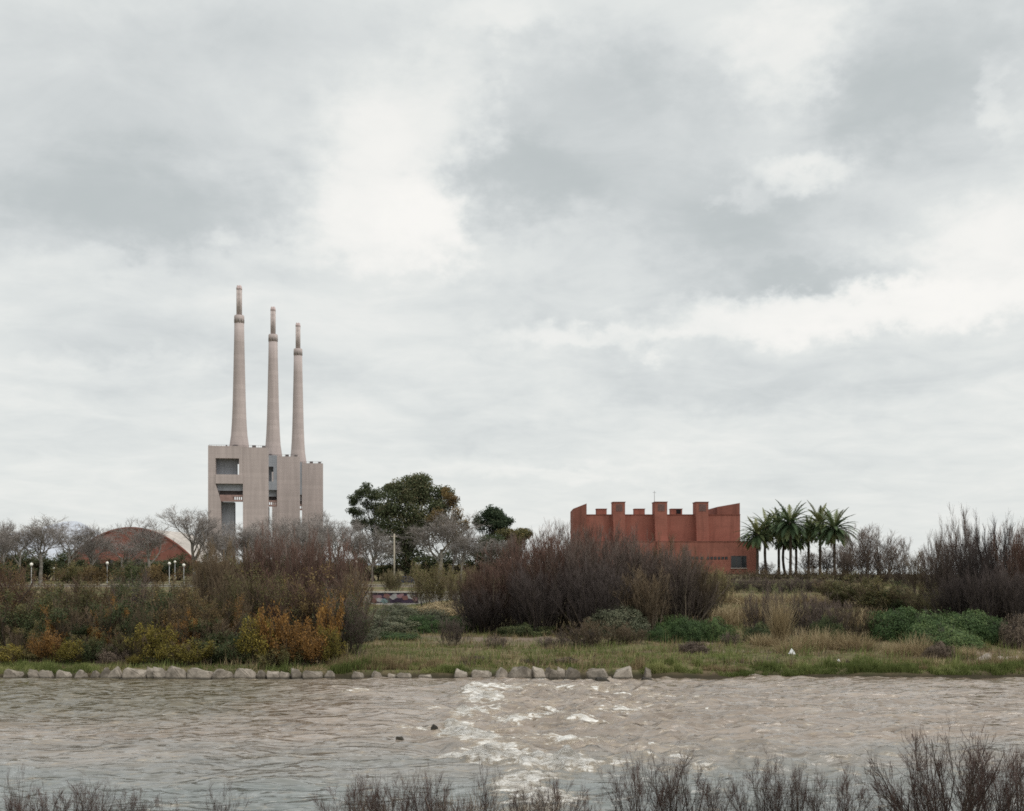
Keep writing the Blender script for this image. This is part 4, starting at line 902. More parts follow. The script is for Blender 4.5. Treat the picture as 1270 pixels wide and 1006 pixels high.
# --- right hand thicket
for px, D, top, w, key, m_, lab in [
    (1006, 246, 684, 44, 'upright_a', PUR, 'hazy bare shrub behind the short palms'), (1026, 248, 678, 44, 'upright_b', PUR, 'hazy bare shrub between the last two palms'), (1046, 246, 672, 44, 'upright_a', PUR, 'hazy bare shrub just right of the outermost palm trunk'), (948, 262, 696, 34, 'upright_b', PUR, 'low hazy bare shrub behind the first palm trunks'),
    (1072, 148, 652, 60, 'upright_a', PUR, 'slender bare shrub right of the outermost palm'), (1094, 150, 660, 58, 'upright_b', PUR, 'second slender bare shrub right of the palms'), (1052, 155, 676, 44, 'upright_b', PUR, 'low faint bare shrub directly behind the outermost palm trunk'), (1116, 140, 668, 42, 'upright_b', PUR, 'wispy lone bare shoots in the low gap'), (1138, 135, 684, 50, 'upright_a', BRN, 'low bare shrub at the lowest dip before the tall right thicket'),
    (1160, 118, 672, 58, 'upright_a', PUR, 'bare shrub on the left flank of the tall right thicket'), (1180, 114, 650, 56, 'bare_b', PUR, 'bare shrub left of the tallest bare shoots'), (1198, 118, 630, 46, 'upright_b', PUR, 'tallest bare shoots of the right thicket'), (1214, 110, 660, 64, 'bare_a', BLK, 'dark bare shrub right of the tallest shoots'), (1238, 113, 648, 66, 'bare_c', BLK, 'dense dark bare shrub near the right edge'), (1262, 110, 652, 68, 'bare_b', RED, 'dense reddish bare shrub cut by the right edge'), (1295, 114, 645, 70, 'bare_a', PUR, 'bare shrub mostly outside the right edge'),
    (1228, 104, 705, 70, 'bare_c', BLK, 'short black looking shrub at the right thicket foot'), (1258, 103, 700, 60, 'bare_a', BLK, 'short dark shrub at the very right foot of the thicket'), (1185, 106, 712, 60, 'bare_b', BLK, 'short shrub with arching stems at the thicket left foot')]:
    P('bare_shrub', key, lab, px, D, top, w, m_, group='bare shrubs of the right thicket')
for px, D, top, w, key, m_, lab in [
    (1058, 128, 712, 62, 'leafy_b', LF('leaf_olive'), 'olive leafy shrub below the slender shoots right of the palms'), (1092, 122, 718, 66, 'leafy_a', LF('leaf_olive'), 'dull green shrub left of the low dip'), (1122, 120, 722, 60, 'leafy_c', LF('leaf_dark'), 'dark green shrub under the wispy shoots'), (1030, 136, 716, 50, 'leafy_c', LF('leaf_olive'), 'olive shrub at the foot of the outermost palm'), (1150, 112, 726, 50, 'sparse_b', LF('leaf_olive'), 'thin olive shrub between the dip and the right thicket')]:
    P('leafy_shrub', key, lab, px, D, top, w, m_, group='olive shrubs below the right thicket')

# --- purple brush along the embankment crest below the palms
for px, D, top, w, lab in [(905, 140, 716, 50, 'purple grey brush at the right foot of the brick building'), (935, 142, 714, 54, 'purple grey brush below the hidden palm'), (965, 140, 716, 54, 'purple grey brush below the straight palm trunks'), (992, 141, 715, 50, 'purple grey brush below the short palms'), (1016, 140, 718, 48, 'purple grey brush below the second tallest palm'), (880, 138, 722, 50, 'purple grey brush just right of the dark thicket')]:
    P('brush', 'twig_bush_a' if px % 2 else 'twig_bush_b', lab, px, D, top, w, PUR, group='purple brush on the embankment crest')

for px, D, top, w, lab in [(895, 149, 712, 50, 'dull brush on the crest by the right foot of the brick building'), (922, 150, 705, 50, 'dull brush on the crest under the building corner'), (950, 151, 705, 50, 'dull brush at the feet of the curving palm'), (978, 150, 706, 50, 'dull brush at the feet of the tallest palm'), (1004, 151, 704, 50, 'dull brush at the feet of the palms right of the tallest'), (1030, 150, 704, 50, 'dull brush at the foot of the outermost palm'), (1056, 149, 708, 50, 'dull brush on the crest right of the palms'), (1082, 150, 706, 50, 'dull brush on the crest below the slender bare shrubs'), (1108, 148, 708, 50, 'dull brush on the crest below the wispy lone shoots'), (1134, 146, 708, 44, 'dull brush on the crest at the lowest dip')]:
    P('brush', 'twig_bush_b' if px % 2 else 'twig_bush_a', lab, px, D, top, w, BRN, group='brush on the embankment crest under the palms')
for px, D, top, w, lab in [(900, 132, 732, 70, 'straw tussock on the slope under the building corner'), (940, 130, 734, 70, 'straw tussock on the slope under the first palms'), (980, 131, 733, 70, 'straw tussock on the slope under the tallest palm'), (1018, 130, 735, 60, 'straw tussock on the slope under the last palms')]:
    P('dry_grass_clump', 'tussock_a' if px % 20 else 'tussock_b', lab, px, D, top, w, dict(leaf='straw'), 'grass clump', 'straw tussocks on the slope under the palms')

# --- left thicket: back row of reddish bare shrubs
for px, D, top, w, key, m_, lab in [
    (8, 101, 694, 76, 'sparse_a', LF('leaf_rust', 'twig_red'), 'rust tinted shrub at the left edge below the promenade'), (48, 104, 714, 72, 'sparse_b', LF('leaf_rust', 'twig_red'), 'rusty shrub below the largest lamp'), (92, 101, 716, 72, 'sparse_a', LF('leaf_olive', 'twig_red'), 'brown shrub below the parapet left of the arched hall'), (128, 99, 710, 70, 'sparse_b', LF('leaf_rust'), 'orange brown shrub below the lone lamp'), (168, 96, 706, 72, 'sparse_a', LF('leaf_dark', 'twig_purple'), 'blackish shrub below the leaning bare tree'), (205, 99, 712, 66, 'sparse_b', LF('leaf_rust'), 'rusty shrub below the close trio of lamps'), (240, 96, 704, 62, 'sparse_a', LF('leaf_olive'), 'olive shrub below the dim distant lamp'),
    (268, 94, 672, 62, 'bare_b', BRN, 'tall brown bare shrub below the tallest tower'), (296, 101, 676, 66, 'bare_a', BRN, 'brown bare shrub below the solid tower pillar'), (334, 99, 657, 72, 'bare_b', RED, 'tall reddish bare shrub below the middle tower'), (376, 96, 661, 78, 'bare_a', RED, 'wide reddish bare shrub below the farthest tower'), (414, 99, 668, 78, 'bare_c', RED, 'reddish bare shrub right of the towers'), (438, 94, 704, 48, 'bare_b', BRN, 'sloping bare shrub left of the graffiti wall')]:
    P('bare_shrub', key, lab, px, D, top, w, m_, group='tall shrubs of the left thicket')
# --- left thicket: middle row, dark and olive foliage
for px, D, top, w, key, m_, lab in [
    (14, 83.5, 736, 80, 'leafy_a', LF('leaf_dark'), 'dark green shrub at the left edge of the thicket'), (52, 86, 726, 78, 'leafy_b', LF('leaf_olive'), 'olive shrub behind the small orange shrub'), (92, 82.5, 736, 78, 'leafy_c', LF('leaf_dark'), 'dark green shrub behind the small yellow shrub'), (126, 86, 730, 78, 'leafy_b', LF('leaf_olive'), 'olive orange shrub behind the grey dead heap'), (160, 82.5, 728, 78, 'leafy_a', LF('leaf_dark'), 'darkest green shrub left of the bright yellow-green shrub'), (198, 86, 722, 74, 'leafy_c', LF('leaf_dark'), 'dark shrub above the bright yellow-green shrub'), (236, 83, 736, 74, 'leafy_b', LF('leaf_rust'), 'orange brown shrub above the yellow spray shrub'),
    (282, 86, 710, 78, 'sparse_a', LF('leaf_olive'), 'olive stemmy shrub above the dark hollow'), (320, 88, 700, 80, 'sparse_b', LF('leaf_olive'), 'tall olive brown shrub behind the orange thicket'), (358, 86, 710, 80, 'sparse_a', LF('leaf_olive', 'twig_red'), 'reddish olive shrub behind the orange thicket'), (400, 87, 706, 84, 'sparse_b', LF('leaf_rust', 'twig_red'), 'rusty red shrub behind the orange crest'), (436, 83.5, 732, 74, 'sparse_a', LF('leaf_dark', 'twig_purple'), 'dark rounded shrub at the right end of the left thicket'), (268, 81, 754, 78, 'leafy_c', LF('leaf_dark'), 'dark shrub overhanging the black hollow'), (312, 80.5, 770, 68, 'leafy_a', LF('leaf_dark'), 'dark green shrub beside the black hollow')]:
    P('leafy_shrub', key, lab, px, D, top, w, m_, group='leafy shrubs of the left thicket')
# --- left thicket: front row
for px, D, top, w, key, m_, lab in [
    (10, 77.6, 800, 52, 'low_leafy_a', LF('leaf_yellow'), 'yellow-green spray shrub nearest the left edge above the boulders'), (56, 77.8, 782, 42, 'low_leafy_b', LF('leaf_orange'), 'small upright orange shrub above the grey upright boulder'), (86, 77.6, 794, 40, 'low_leafy_a', LF('leaf_yellow'), 'small yellow shrub right of the upright orange one'), (33, 77.9, 806, 40, 'low_leafy_b', LF('leaf_olive'), 'olive low shrub between yellow-green and orange ones'),
    (166, 76.9, 812, 22, 'low_leafy_b', LF('leaf_yellow'), 'smallest ochre bush right of the grey dead heap'), (190, 77.8, 774, 54, 'low_leafy_a', LF('leaf_yellow'), 'bright yellow-green shrub, tallest of the low front row'), (234, 77.1, 794, 56, 'low_leafy_b', LF('leaf_yellow'), 'yellow spray shrub left of the black hollow'), (213, 78.1, 798, 40, 'low_leafy_a', LF('leaf_olive'), 'olive low shrub between the two yellow ones'),
    (322, 77.9, 764, 50, 'low_leafy_a', LF('leaf_yellow'), 'yellow-green left end of the orange thicket'), (342, 78.3, 752, 48, 'low_leafy_b', LF('leaf_orange'), 'tall orange shrub in the orange thicket'), (366, 77.8, 768, 52, 'low_leafy_a', LF('leaf_orange'), 'middle orange shrub of the orange thicket'), (390, 77.6, 782, 44, 'low_leafy_b', LF('leaf_orange'), 'low ochre shrub of the orange thicket above the wide low boulder'), (408, 77.9, 778, 36, 'low_leafy_a', LF('leaf_yellow'), 'yellow tipped shrub at the right end of the orange thicket'), (407, 80.9, 740, 34, 'low_leafy_b', LF('leaf_orange'), 'orange crest rising above the right end of the orange thicket'), (348, 77.2, 800, 60, 'low_leafy_a', LF('leaf_olive'), 'olive skirt shrub under the orange thicket'),
    (112, 78.5, 792, 44, 'low_leafy_a', LF('leaf_dark'), 'dark low shrub behind the grey dead heap'), (262, 78.5, 790, 56, 'low_leafy_b', LF('leaf_dark'), 'dark low shrub in the black hollow'), (292, 78.3, 796, 50, 'low_leafy_a', LF('leaf_dark'), 'dark low shrub left of the orange thicket')]:
    P('autumn_shrub', key, lab, px, D, top, w, m_, group='low shrubs on the left bank edge')
P('dead_brush', 'mound_b', 'grey heap of dead brush left of the small ochre bush', 139, 79, 800, 46, LF('litter_brown', wood='wood_grey'))
P('dead_brush', 'mound_c', 'flat grey brown dead brush under the orange thicket', 362, 78.2, 816, 50, LF('litter_brown', wood='wood_grey'))

for px, D, top, w, key, m_, lab in [
    (72, 82, 754, 44, 'leafy_c', LF('leaf_orange'), 'thin orange foliage high in the thicket between the olive and dark green shrubs'), (133, 81, 742, 46, 'leafy_c', LF('leaf_orange'), 'orange brown foliage hanging above the grey dead heap'), (150, 79, 776, 40, 'leafy_c', LF('leaf_olive'), 'loose olive shrub directly behind the grey dead heap'), (222, 80, 758, 46, 'leafy_c', LF('leaf_orange'), 'orange foliage behind the yellow spray shrub'), (250, 82, 736, 44, 'sparse_b', LF('leaf_rust'), 'brown stemmy shrub left of the black hollow'),
    (30, 79.5, 770, 44, 'leafy_c', LF('leaf_olive'), 'loose olive shrub left of the small upright orange one'), (106, 79, 780, 40, 'leafy_c', LF('leaf_olive'), 'loose olive shrub right of the small yellow one'), (300, 84, 738, 44, 'sparse_a', LF('leaf_orange'), 'thin orange foliage above the yellow-green left end of the orange thicket'), (340, 90, 722, 50, 'sparse_b', LF('leaf_yellow'), 'thin yellowish shoots high above the orange thicket'), (388, 86, 736, 46, 'leafy_c', LF('leaf_rust'), 'rusty foliage just behind the orange crest'), (178, 80, 750, 40, 'sparse_a', LF('leaf_dark'), 'dark stemmy shrub left of the bright yellow-green one'), (276, 79, 792, 50, 'leafy_b', LF('leaf_dark'), 'deep green sprawl filling the foot of the black hollow')]:
    P('leafy_shrub', key, lab, px, D, top, w, m_, group='leafy shrubs of the left thicket')

# --- willow-like yellow green bushes and vines
P('willow_bush', 'willow', 'pale yellow-green bush right of the graffiti', 534, 131, 698, 56, LF('leaf_willow', 'twig_tan', 'wood_grey'))
P('willow_bush', 'willow', 'pale yellow-green bush touching the left end of the dark thicket', 574, 128, 700, 52, LF('leaf_willow', 'twig_tan', 'wood_grey'))
P('willow_bush', 'willow', 'small green bush at the foot of the pale pole', 488, 150, 706, 34, LF('leaf_olive', 'twig_tan', 'wood_grey'))
P('willow_bush', 'willow', 'yellowish bush at the right end of the dark thicket', 884, 128, 702, 44, LF('leaf_willow', 'twig_tan', 'wood_grey'))

# --- mounds on the meadow
for px, D, top, w, key, lf, lab, nm in [
    (470, 104, 762, 90, 'mound_a', 'leaf_greygreen', 'large grey-green mound at the right foot of the left thicket', 'cushion_shrub'), (492, 122, 749, 66, 'mound_b', 'leaf_greygreen', 'grey-green mound just below the graffiti', 'cushion_shrub'), (546, 124, 746, 62, 'mound_b', 'straw', 'straw coloured mound below the pale yellow-green bush', 'dry_mound'), (520, 106, 763, 56, 'mound_c', 'leaf_green', 'deep green mound in the middle of the clearing', 'bramble'), (574, 108, 764, 48, 'mound_a', 'leaf_green', 'green mound at the left foot of the dark thicket', 'bramble'),
    (494, 97, 784, 56, 'mound_b', 'leaf_green', 'low bright green mound right of the large grey-green one', 'bramble'), (538, 112, 756, 60, 'mound_c', 'leaf_greygreen', 'grey green mound behind the deep green one', 'cushion_shrub'), (446, 96, 780, 56, 'mound_b', 'leaf_greygreen', 'dull green mound beside the orange thicket', 'cushion_shrub'),
    (764, 102, 752, 74, 'mound_a', 'leaf_greygreen', 'grey-green mound before the dark thicket, behind the brown brush', 'cushion_shrub'), (815, 96, 777, 30, 'mound_c', 'leaf_green', 'small round bright green mound right of the brown brush', 'bramble'), (852, 97, 768, 46, 'mound_a', 'leaf_green', 'bright green mound below the right end of the dark thicket', 'bramble'), (884, 98, 766, 52, 'mound_b', 'leaf_green', 'green mound with greyish top right of the bright green one', 'bramble'), (835, 104, 764, 56, 'mound_c', 'leaf_green', 'dark green mound tucked under the thicket stems', 'bramble'), (652, 104, 772, 70, 'mound_c', 'leaf_dark', 'dark low growth at the thicket foot', 'bramble'),
    (1112, 96, 754, 70, 'mound_a', 'leaf_green', 'left lobe of the wide green bramble bank', 'bramble'), (1150, 94, 757, 86, 'mound_b', 'leaf_green', 'broad middle lobe of the wide green bramble bank', 'bramble'), (1194, 94, 758, 80, 'mound_a', 'leaf_green', 'right middle lobe of the wide green bramble bank', 'bramble'), (1230, 93, 766, 60, 'mound_c', 'leaf_green', 'right end of the wide green bramble bank', 'bramble'), (1170, 89, 776, 90, 'mound_b', 'leaf_green', 'low front lobe of the wide green bramble bank', 'bramble'), (1262, 90, 762, 44, 'mound_b', 'litter_brown', 'grey brown dry shrub at the right edge of the bank', 'dead_brush'),
    (945, 97, 772, 44, 'mound_c', 'leaf_dark', 'dark green clump left of the pale reeds', 'bramble'), (1025, 95, 764, 40, 'mound_c', 'leaf_dark', 'small dark clump inside the brown leafless bush', 'bramble')]:
    P(nm, key, lab, px, D, top, w, LF(lf, wood='wood_grey'), group='mounds of low growth on the meadow')
# --- leafless brown brush on the meadow
for px, D, top, w, key, m_, lab in [
    (745, 92, 768, 92, 'twig_bush_a', BRN, 'wide brown leafless brush in front of the grey-green mound'), (716, 93, 778, 60, 'twig_bush_b', PUR, 'dark leafless brush at the left side of the wide brown one'), (782, 91, 778, 50, 'twig_bush_b', BRN, 'smaller leafless brush at the right side of the wide brown one'), (562, 92, 764, 46, 'twig_bush_b', PUR, 'grey leafless brush right of the deep green mound'), (616, 88, 786, 30, 'twig_bush_a', PUR, 'small upright leafless brush alone on the meadow'), (684, 92, 790, 50, 'twig_bush_b', PUR, 'low dark leafless brush left of the wide brown one'), (905, 90, 784, 28, 'twig_bush_b', PUR, 'tiny dark leafless brush right of the green mounds'),
    (990, 99, 728, 72, 'twig_bush_a', PUR, 'tall grey leafless bush behind the pale reeds'), (1024, 97, 738, 84, 'twig_bush_b', PUR, 'broad grey brown leafless bush right of the reeds'), (1056, 97, 748, 66, 'twig_bush_a', BRN, 'leafless bush touching the wide green bramble bank'), (948, 102, 726, 50, 'twig_bush_b', PUR, 'leafless bush left of the pale reeds')]:
    P('leafless_bush', key, lab, px, D, top, w, m_, group='leafless brush on the meadow')
for px, D, top, w, lab in [(860, 85, 796, 36, 'flat brown heap of dead stalks on the right meadow'), (658, 79.5, 818, 24, 'dark dead tuft above the middle boulders'), (702, 79, 815, 28, 'purplish dead heap above the egg shaped boulder'), (592, 80.5, 814, 20, 'small dark dead tuft left of the middle boulders'), (1165, 81.5, 796, 34, 'reddish brown dead heap left of the right bank blocks')]:
    P('dead_brush', 'mound_c', lab, px, D, top, w, LF('litter_brown', wood='wood_dark'), group='heaps of dead stalks')
# --- reeds and dry grass clumps
P('reed_clump', 'reeds', 'tall pale reed clump rising from the dry grass', 968, 91, 738, 28, dict(leaf='straw'), 'reeds')
for px, D, top, w, lab, key in [(1008, 88, 776, 50, 'golden dry grass clump right of the pale reeds', 'tussock_a'), (1036, 88, 780, 52, 'golden dry grass clump before the leafless bush', 'tussock_b'), (1064, 87, 784, 44, 'dry grass clump before the bramble bank', 'tussock_a'), (980, 87, 788, 40, 'dry grass clump at the foot of the reeds', 'tussock_b'), (948, 90, 784, 40, 'dry grass clump left of the reeds', 'tussock_a'), (1138, 84, 784, 48, 'tan grass clump in front of the bramble bank', 'tussock_b'), (1112, 84, 794, 36, 'small tan grass clump below the left bramble lobe', 'tussock_a'), (925, 118, 744, 70, 'pale dry grass on the slope below the palms', 'tussock_a'), (965, 118, 746, 70, 'dry grass slope behind the reeds', 'tussock_b'), (893, 114, 750, 60, 'dry grass right of the dark thicket foot', 'tussock_a'), (1000, 116, 750, 60, 'dry grass behind the grey leafless bush', 'tussock_a'), (1076, 112, 752, 60, 'dry grass behind the bramble bank', 'tussock_b'), (1195, 82.5, 800, 40, 'tan grass clump before the bramble bank front', 'tussock_a'), (845, 118, 752, 60, 'dry grass glimpsed through the thicket stems', 'tussock_b')]:
    P('dry_grass_clump', key, lab, px, D, top, w, dict(leaf='straw'), 'grass clump', 'dry grass clumps on the right bank')

# --- bare bushes on the near bank
for px, D, top, w, key, lab in [
    (18, 27.5, 948, 44, 'near_d', 'tall thin shoots at the bottom left edge'), (60, 26.5, 976, 80, 'near_b', 'low thin bush beside the tall left shoots'), (105, 27, 966, 70, 'near_b', 'sparse bush second from the left edge'), (160, 26.5, 978, 80, 'near_a', 'low spreading bush on the near left bank'), (205, 27, 986, 60, 'near_d', 'lowest thin shoots on the near left bank'), (272, 27, 968, 60, 'near_d', 'isolated shoots left of the wide water gap'),
    (440, 27, 958, 90, 'near_a', 'bush at the start of the middle near thicket'), (490, 26.5, 960, 90, 'near_c', 'dense low bush in the middle near thicket'), (536, 27, 954, 60, 'near_b', 'upright bush before the left foam'), (560, 26, 984, 80, 'near_a', 'low bush under the upright one before the foam'), (608, 27.5, 940, 56, 'near_d', 'tall narrow bush standing before the foam'), (652, 26.5, 972, 60, 'near_b', 'low bush right of the tall narrow one'), (690, 27, 958, 70, 'near_a', 'dark red bush before the lower foam'), (735, 26.5, 975, 60, 'near_d', 'thin shoots between two denser near bushes'),
    (790, 27, 936, 100, 'near_a', 'tall bush left of centre on the right near bank'), (838, 27.5, 928, 80, 'near_b', 'tallest upright bush of the right near bank middle'), (880, 26.5, 960, 70, 'near_b', 'low thin bush right of the upright one'), (945, 27, 936, 96, 'near_a', 'fan shaped bush in the middle of the right near bank'), (985, 27, 944, 80, 'near_c', 'dense bush overlapping the fan shaped one'), (1045, 27, 948, 90, 'near_a', 'reddish bush left of the biggest near bush'), (1085, 26.5, 968, 60, 'near_d', 'thin shoots just left of the biggest near bush'),
    (1180, 26.5, 906, 190, 'near_c', 'biggest near bush, broad and dense at the lower right'), (1235, 27.5, 914, 130, 'near_a', 'second big near bush against the right edge'), (1268, 26, 930, 100, 'near_b', 'bush cut by the lower right corner'), (1130, 26, 960, 80, 'near_b', 'small bush at the left skirt of the biggest near bush'), (20, 26, 985, 70, 'near_a', 'low bush in the bottom left corner')]:
    P('riverside_bush', key, lab, px, D, top, w, dict(wood='wood_dark', twig='twig_near'), group='bare bushes on the near bank')
for px, D, top, w, lab in [(575, 26.2, 980, 90, 'pinkish dry grass between the near bushes'), (460, 26., 990, 90, 'dry grass at the foot of the middle near bushes'), (660, 26, 988, 90, 'dry grass under the foam side near bushes')]:
    P('dry_grass_clump', 'tussock_b', lab, px, D, top, w, dict(leaf='litter_brown'), 'grass clump', 'dry grass on the near bank')

# ================================================================== GRASS (uncountable)
def blades(n, seed, pick, hmin, hmax, wide, material, name, region):
    rng = np.random.default_rng(seed); x0, x1, y0, y1 = region
    y = y0 + (y1 - y0) * rng.random(n) ** 1.5; x = rng.uniform(x0, x1, n) * y / 76; keep = pick(x, y, rng); x, y = x[keep], y[keep]; n = len(x)
    z = gh(x, y); cl = fbm(x * 1.6, y * 1.6, 3, seed)
    h = (hmin + (hmax - hmin) * rng.random(n)) * (.25 + 2.6 * cl ** 2 * (.4 + 1.2 * fbm(x * .4, y * .4, 2, seed + 7))); a = rng.uniform(0, 6.283, n); tl = rng.uniform(0, .7, n)
    d = np.stack([np.cos(a) * np.sin(tl), np.sin(a) * np.sin(tl), np.cos(tl)], 1); s = np.stack([-np.sin(a + .8), np.cos(a + .8), 0 * a], 1) * (wide * rng.uniform(.6, 1.4, n))[:, None]
    p = np.stack([x, y, z - .03], 1)
    V = np.stack([p - s, p + s, p + d * h[:, None]], 1).reshape(-1, 3)
    tn = np.clip(-.25 + 1.35 * fbm(x * .32, y * .6, 4, seed + 2) + rng.normal(0, .12, n), 0, 1)
    tag(link(name, npmesh(name, V, [np.arange(n * 3).reshape(n, 3)], np.repeat(tn, 3)), M[material]), kind='stuff')
def bare_at(x, y): return np.maximum.reduce([patch(x, y, 265, 77.5, 4.5, 1.0), patch(x, y, 640, 98, 7, 4.5), patch(x, y, 1235, 84, 6, 3) * .7, patch(x, y, 560, 100, 3, 2.), patch(x, y, 855, 96, 3, 2) * .7])
def dryness(x, y): return .47 + 1.9 * (fbm(x * .28, y * .5, 4, 77) - .5) + .30 * sstep(12, 20, x) * sstep(78, 82, y) + .25 * sstep(82, 95, y) - .25 * patch(x, y, 470, 78, 8, 3) - .3 * patch(x, y, 840, 84, 6, 3)
blades(190000, 3, lambda x, y, r: (dryness(x, y) + r.normal(0, .1, len(x)) < .52) & (r.random(len(x)) > bare_at(x, y) * 1.1), .09, .26, .022, 'blade_green', 'grass', (-40, 40, 76.0, 118))
blades(170000, 4, lambda x, y, r: (dryness(x, y) + r.normal(0, .1, len(x)) > .48) & (r.random(len(x)) > bare_at(x, y) * 1.0), .08, .25, .022, 'blade_dry', 'dry_grass', (-40, 40, 76.0, 130))
blades(46000, 8, lambda x, y, r: (fbm(x * .55 + 3, y * .9, 3, 91) > .60) & (r.random(len(x)) > bare_at(x, y)), .35, .75, .026, 'blade_green', 'weeds', (-40, 40, 77, 116))
blades(46000, 9, lambda x, y, r: (fbm(x * .6 + 9, y * .9, 3, 95) > .60), .30, .70, .024, 'blade_dry', 'dry_weeds', (-40, 40, 77, 122))
blades(30000, 10, lambda x, y, r: (fbm(x * .7 + 19, y * 1.1, 3, 97) > .63), .25, .60, .026, 'litter_brown', 'dead_weeds', (-40, 40, 76.5, 116))
def edge(x, y):
    px = CX + x / y * F
    d = np.interp(px, [-200, 0, 60, 120, 128, 330, 345, 400, 420, 560, 575, 590, 780, 800, 1290], [.6, .6, .5, .5, .12, .10, .2, .3, .9, .9, .4, .08, .08, .9, 1])
    return d
blades(85000, 5, lambda x, y, r: (r.random(len(x)) < edge(x, y) * np.clip((fbm(x * .8, y * 1.6, 3, 6) - .36) * 4.5, .05, 1)) & ((edge(x, y) > .5) | (y > 75.1)), .22, .48, .026, 'blade_green', 'bank_grass', (-40, 40, 74.9, 76.6))
blades(60000, 6, lambda x, y, r: (r.random(len(x)) < edge(x, y) * .8) & (fbm(x * .3, y * .3, 3, 16) > .48), .25, .55, .024, 'blade_dry', 'dry_bank_grass', (-40, 40, 75.3, 77.5))

# ================================================================== SKY, SUN, CAMERA
SUN_AZ, SUN_EL = R(125), R(55)           # clockwise from +Y: off to the right of the camera
w = bpy.data.worlds.new('World'); scene.world = w; w.use_nodes = True; nt = w.node_tree; nt.nodes.clear(); g = G(nt)
out = g.n('ShaderNodeOutputWorld'); bg = g.n('ShaderNodeBackground'); bg.inputs[1].default_value = 1.
sky = g.n('ShaderNodeTexSky'); sky.sky_type = 'NISHITA'; sky.sun_disc = False; sky.sun_elevation = SUN_EL; sky.sun_rotation = SUN_AZ
d = g.n('ShaderNodeTexCoord').outputs['Generated']; sp = g.n('ShaderNodeSeparateXYZ'); g.l(d, sp.inputs[0])
az = g.math('ARCTAN2', sp.outputs[0], sp.outputs[1]); el = g.math('ARCSINE', sp.outputs[2])
cb = g.n('ShaderNodeCombineXYZ'); g.l(az, cb.inputs[0]); g.l(el, cb.inputs[1])
# large soft billows and fine curls displace the cloud masses
n_big = g.noise(g.scalev(d, (1., 1., 1.6)), 5.0, 3, .5); n_mid = g.noise(g.scalev(d, (1., 1., 1.5)), 15., 3, .55); n_fine = g.noise(g.scalev(d, (1., 1., 1.4)), 42., 5, .6)
def off(nd, s):
    a = g.n('ShaderNodeVectorMath', operation='SUBTRACT'); g.l(nd.outputs['Color'], a.inputs[0]); a.inputs[1].default_value = (.5, .5, .5)
    return g.scalev(a.outputs[0], (s, s * .7, 0))
v1 = g.n('ShaderNodeVectorMath', operation='ADD'); g.l(cb.outputs[0], v1.inputs[0]); g.l(off(n_big, .055), v1.inputs[1])
v2 = g.n('ShaderNodeVectorMath', operation='ADD'); g.l(v1.outputs[0], v2.inputs[0]); g.l(off(n_mid, .085), v2.inputs[1])
v3 = g.n('ShaderNodeVectorMath', operation='ADD'); g.l(v2.outputs[0], v3.inputs[0]); g.l(off(n_fine, .066), v3.inputs[1])
q = v3.outputs[0]
def cloud(px, py, rx, ry, amp):
    a0 = math.atan((px - CX) / F); e0 = math.atan((HY - py) / F * math.cos(a0))
    s = g.n('ShaderNodeVectorMath', operation='SUBTRACT'); g.l(q, s.inputs[0]); s.inputs[1].default_value = (a0, e0, 0)
    ln = g.n('ShaderNodeVectorMath', operation='LENGTH'); g.l(g.scalev(s.outputs[0], (F / rx / 1.0, F / ry, 0)), ln.inputs[0])
    return g.mr(ln.outputs['Value'], .2, 1.75, amp, 0., True)
terms = [(90, 185, 260, 130, -.17), (190, 265, 130, 60, -.14), (300, 50, 250, 55, -.06), (760, 190, 170, 95, -.20), (640, 225, 90, 40, -.16), (720, 95, 120, 50, -.08), (960, 285, 120, 60, -.19), (1190, 75, 130, 90, -.21), (1060, 125, 90, 40, -.12), (1180, 220, 90, 40, -.05),
         (700, 368, 150, 30, -.10), (1010, 340, 150, 16, -.12), (150, 430, 190, 32, -.07), (1000, 465, 260, 34, -.08), (760, 480, 160, 24, -.04), (560, 30, 60, 40, -.06), (330, 470, 220, 20, -.04),
         (470, 215, 85, 90, .20), (540, 290, 46, 36, .22), (430, 290, 80, 36, .08), (575, 120, 46, 60, .12), (980, 60, 65, 50, .17), (1080, 385, 210, 26, .26), (1000, 205, 60, 18, .16), (1215, 320, 90, 50, .14), (740, 420, 110, 14, .12), (1250, 120, 18, 36, .12), (910, 236, 26, 12, .12), (330, 320, 110, 18, .09),
         (700, 575, 180, 12, .06), (180, 462, 120, 12, .06), (120, 335, 120, 16, .06), (620, 20, 70, 20, .1)]
tot = None
for t in terms:
    c = cloud(*t); tot = c if tot is None else g.math('ADD', tot, c)
# layered deck detail, flattened towards the horizon as a level cloud base is
den = g.math('ADD', g.math('MAXIMUM', sp.outputs[2], 0.), .16)
pl = g.n('ShaderNodeCombineXYZ'); g.l(g.math('DIVIDE', sp.outputs[0], den), pl.inputs[0]); g.l(g.math('DIVIDE', sp.outputs[1], den), pl.inputs[1])
deck = g.noise(pl.outputs[0], 1.5, 6, .55, .3).outputs[0]; deck2 = g.noise(pl.outputs[0], 4.5, 5, .6, .5).outputs[0]
fade = g.mr(sp.outputs[2], .0, .12, .55, 1.)
det = g.math('ADD', g.math('MULTIPLY', g.math('SUBTRACT', deck, .5), .50), g.math('MULTIPLY', g.math('SUBTRACT', deck2, .5), .34))
lum = g.math('ADD', g.math('ADD', g.math('MULTIPLY', tot, 1.28), g.math('MULTIPLY', det, fade)), .52)
rp = g.n('ShaderNodeValToRGB'); g.l(lum, rp.inputs[0]); cr = rp.color_ramp; cr.interpolation = 'B_SPLINE'
cr.elements[0].position = .18; cr.elements[0].color = (.535, .575, .578, 1)
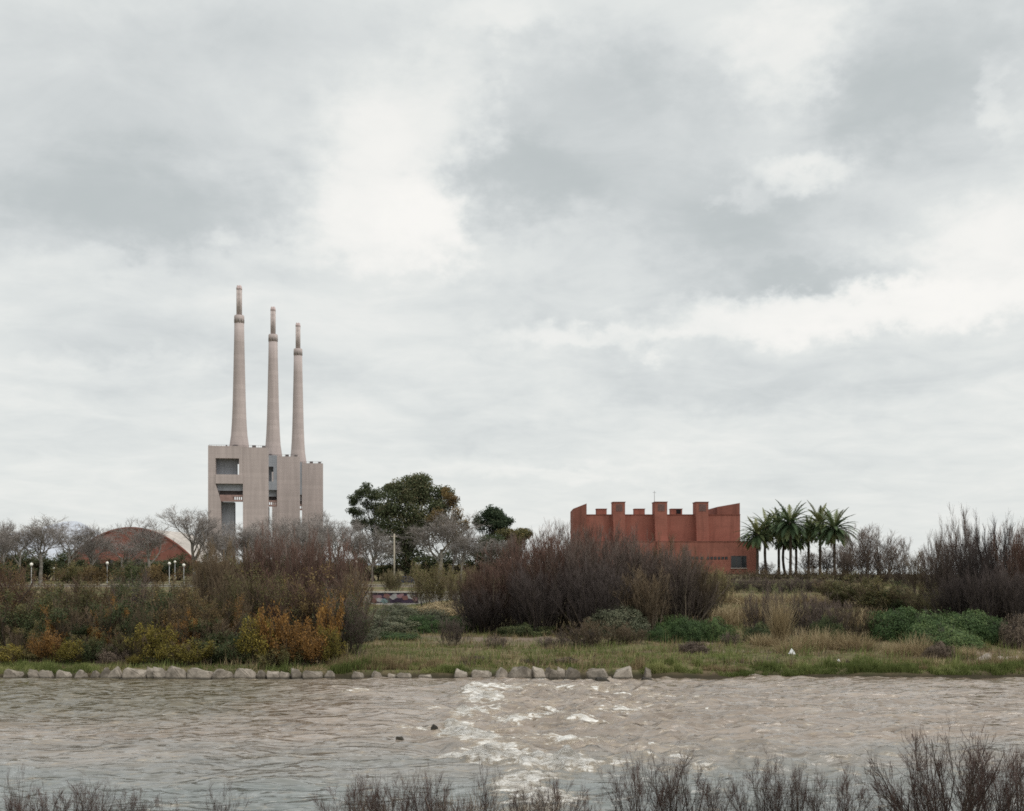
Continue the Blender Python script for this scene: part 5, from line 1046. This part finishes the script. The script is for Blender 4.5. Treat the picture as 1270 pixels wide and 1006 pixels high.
cr.elements[1].position = .88; cr.elements[1].color = (1.0, .985, .945, 1)
for p_, c_ in ((.36, (.69, .72, .722, 1)), (.52, (.80, .828, .81, 1)), (.68, (.93, .928, .895, 1))):
    e = cr.elements.new(p_); e.color = c_
up = g.mr(sp.outputs[2], .40, 1., 1., 1.25)
skyc = g.n('ShaderNodeVectorMath', operation='SCALE'); g.l(sky.outputs[0], skyc.inputs[0]); skyc.inputs['Scale'].default_value = .06
cl = g.n('ShaderNodeVectorMath', operation='SCALE'); g.l(rp.outputs[0], cl.inputs[0]); g.l(up, cl.inputs['Scale'])
g.l(g.mix(.93, skyc.outputs[0], cl.outputs[0]), bg.inputs[0]); g.l(bg.outputs[0], out.inputs[0])
w.cycles.sampling_method = 'MANUAL'; w.cycles.sample_map_resolution = 512

sl = bpy.data.lights.new('sun', 'SUN'); sl.energy = 2.0; sl.angle = R(48); sl.color = (1., .95, .88)
so = bpy.data.objects.new('sun', sl); COL.objects.link(so)
sd = Vector((math.sin(SUN_AZ) * math.cos(SUN_EL), math.cos(SUN_AZ) * math.cos(SUN_EL), math.sin(SUN_EL)))
so.rotation_euler = (-sd).to_track_quat('-Z', 'Y').to_euler(); so.location = sd * 60

cam = bpy.data.cameras.new('camera'); co = bpy.data.objects.new('camera', cam); COL.objects.link(co)
co.location = (0, 0, HC); co.rotation_euler = (R(90), 0, 0)
cam.sensor_fit = 'HORIZONTAL'; cam.sensor_width = 36; cam.lens = 36 * F / 1270; cam.shift_y = (HY - 503) / 1270
cam.clip_start = .1; cam.clip_end = 30000; scene.camera = co
scene.view_settings.view_transform = 'Standard'; scene.view_settings.look = 'None'; scene.view_settings.exposure = 0; scene.view_settings.gamma = 1
scene.render.engine = 'CYCLES'; scene.cycles.max_bounces = 4; scene.cycles.diffuse_bounces = 2; scene.cycles.glossy_bounces = 2; scene.cycles.transmission_bounces = 2; scene.cycles.filter_width = 1.7
scene.cycles.use_denoising = False; scene.cycles.sample_clamp_direct = 2.5; scene.cycles.sample_clamp_indirect = 1.5
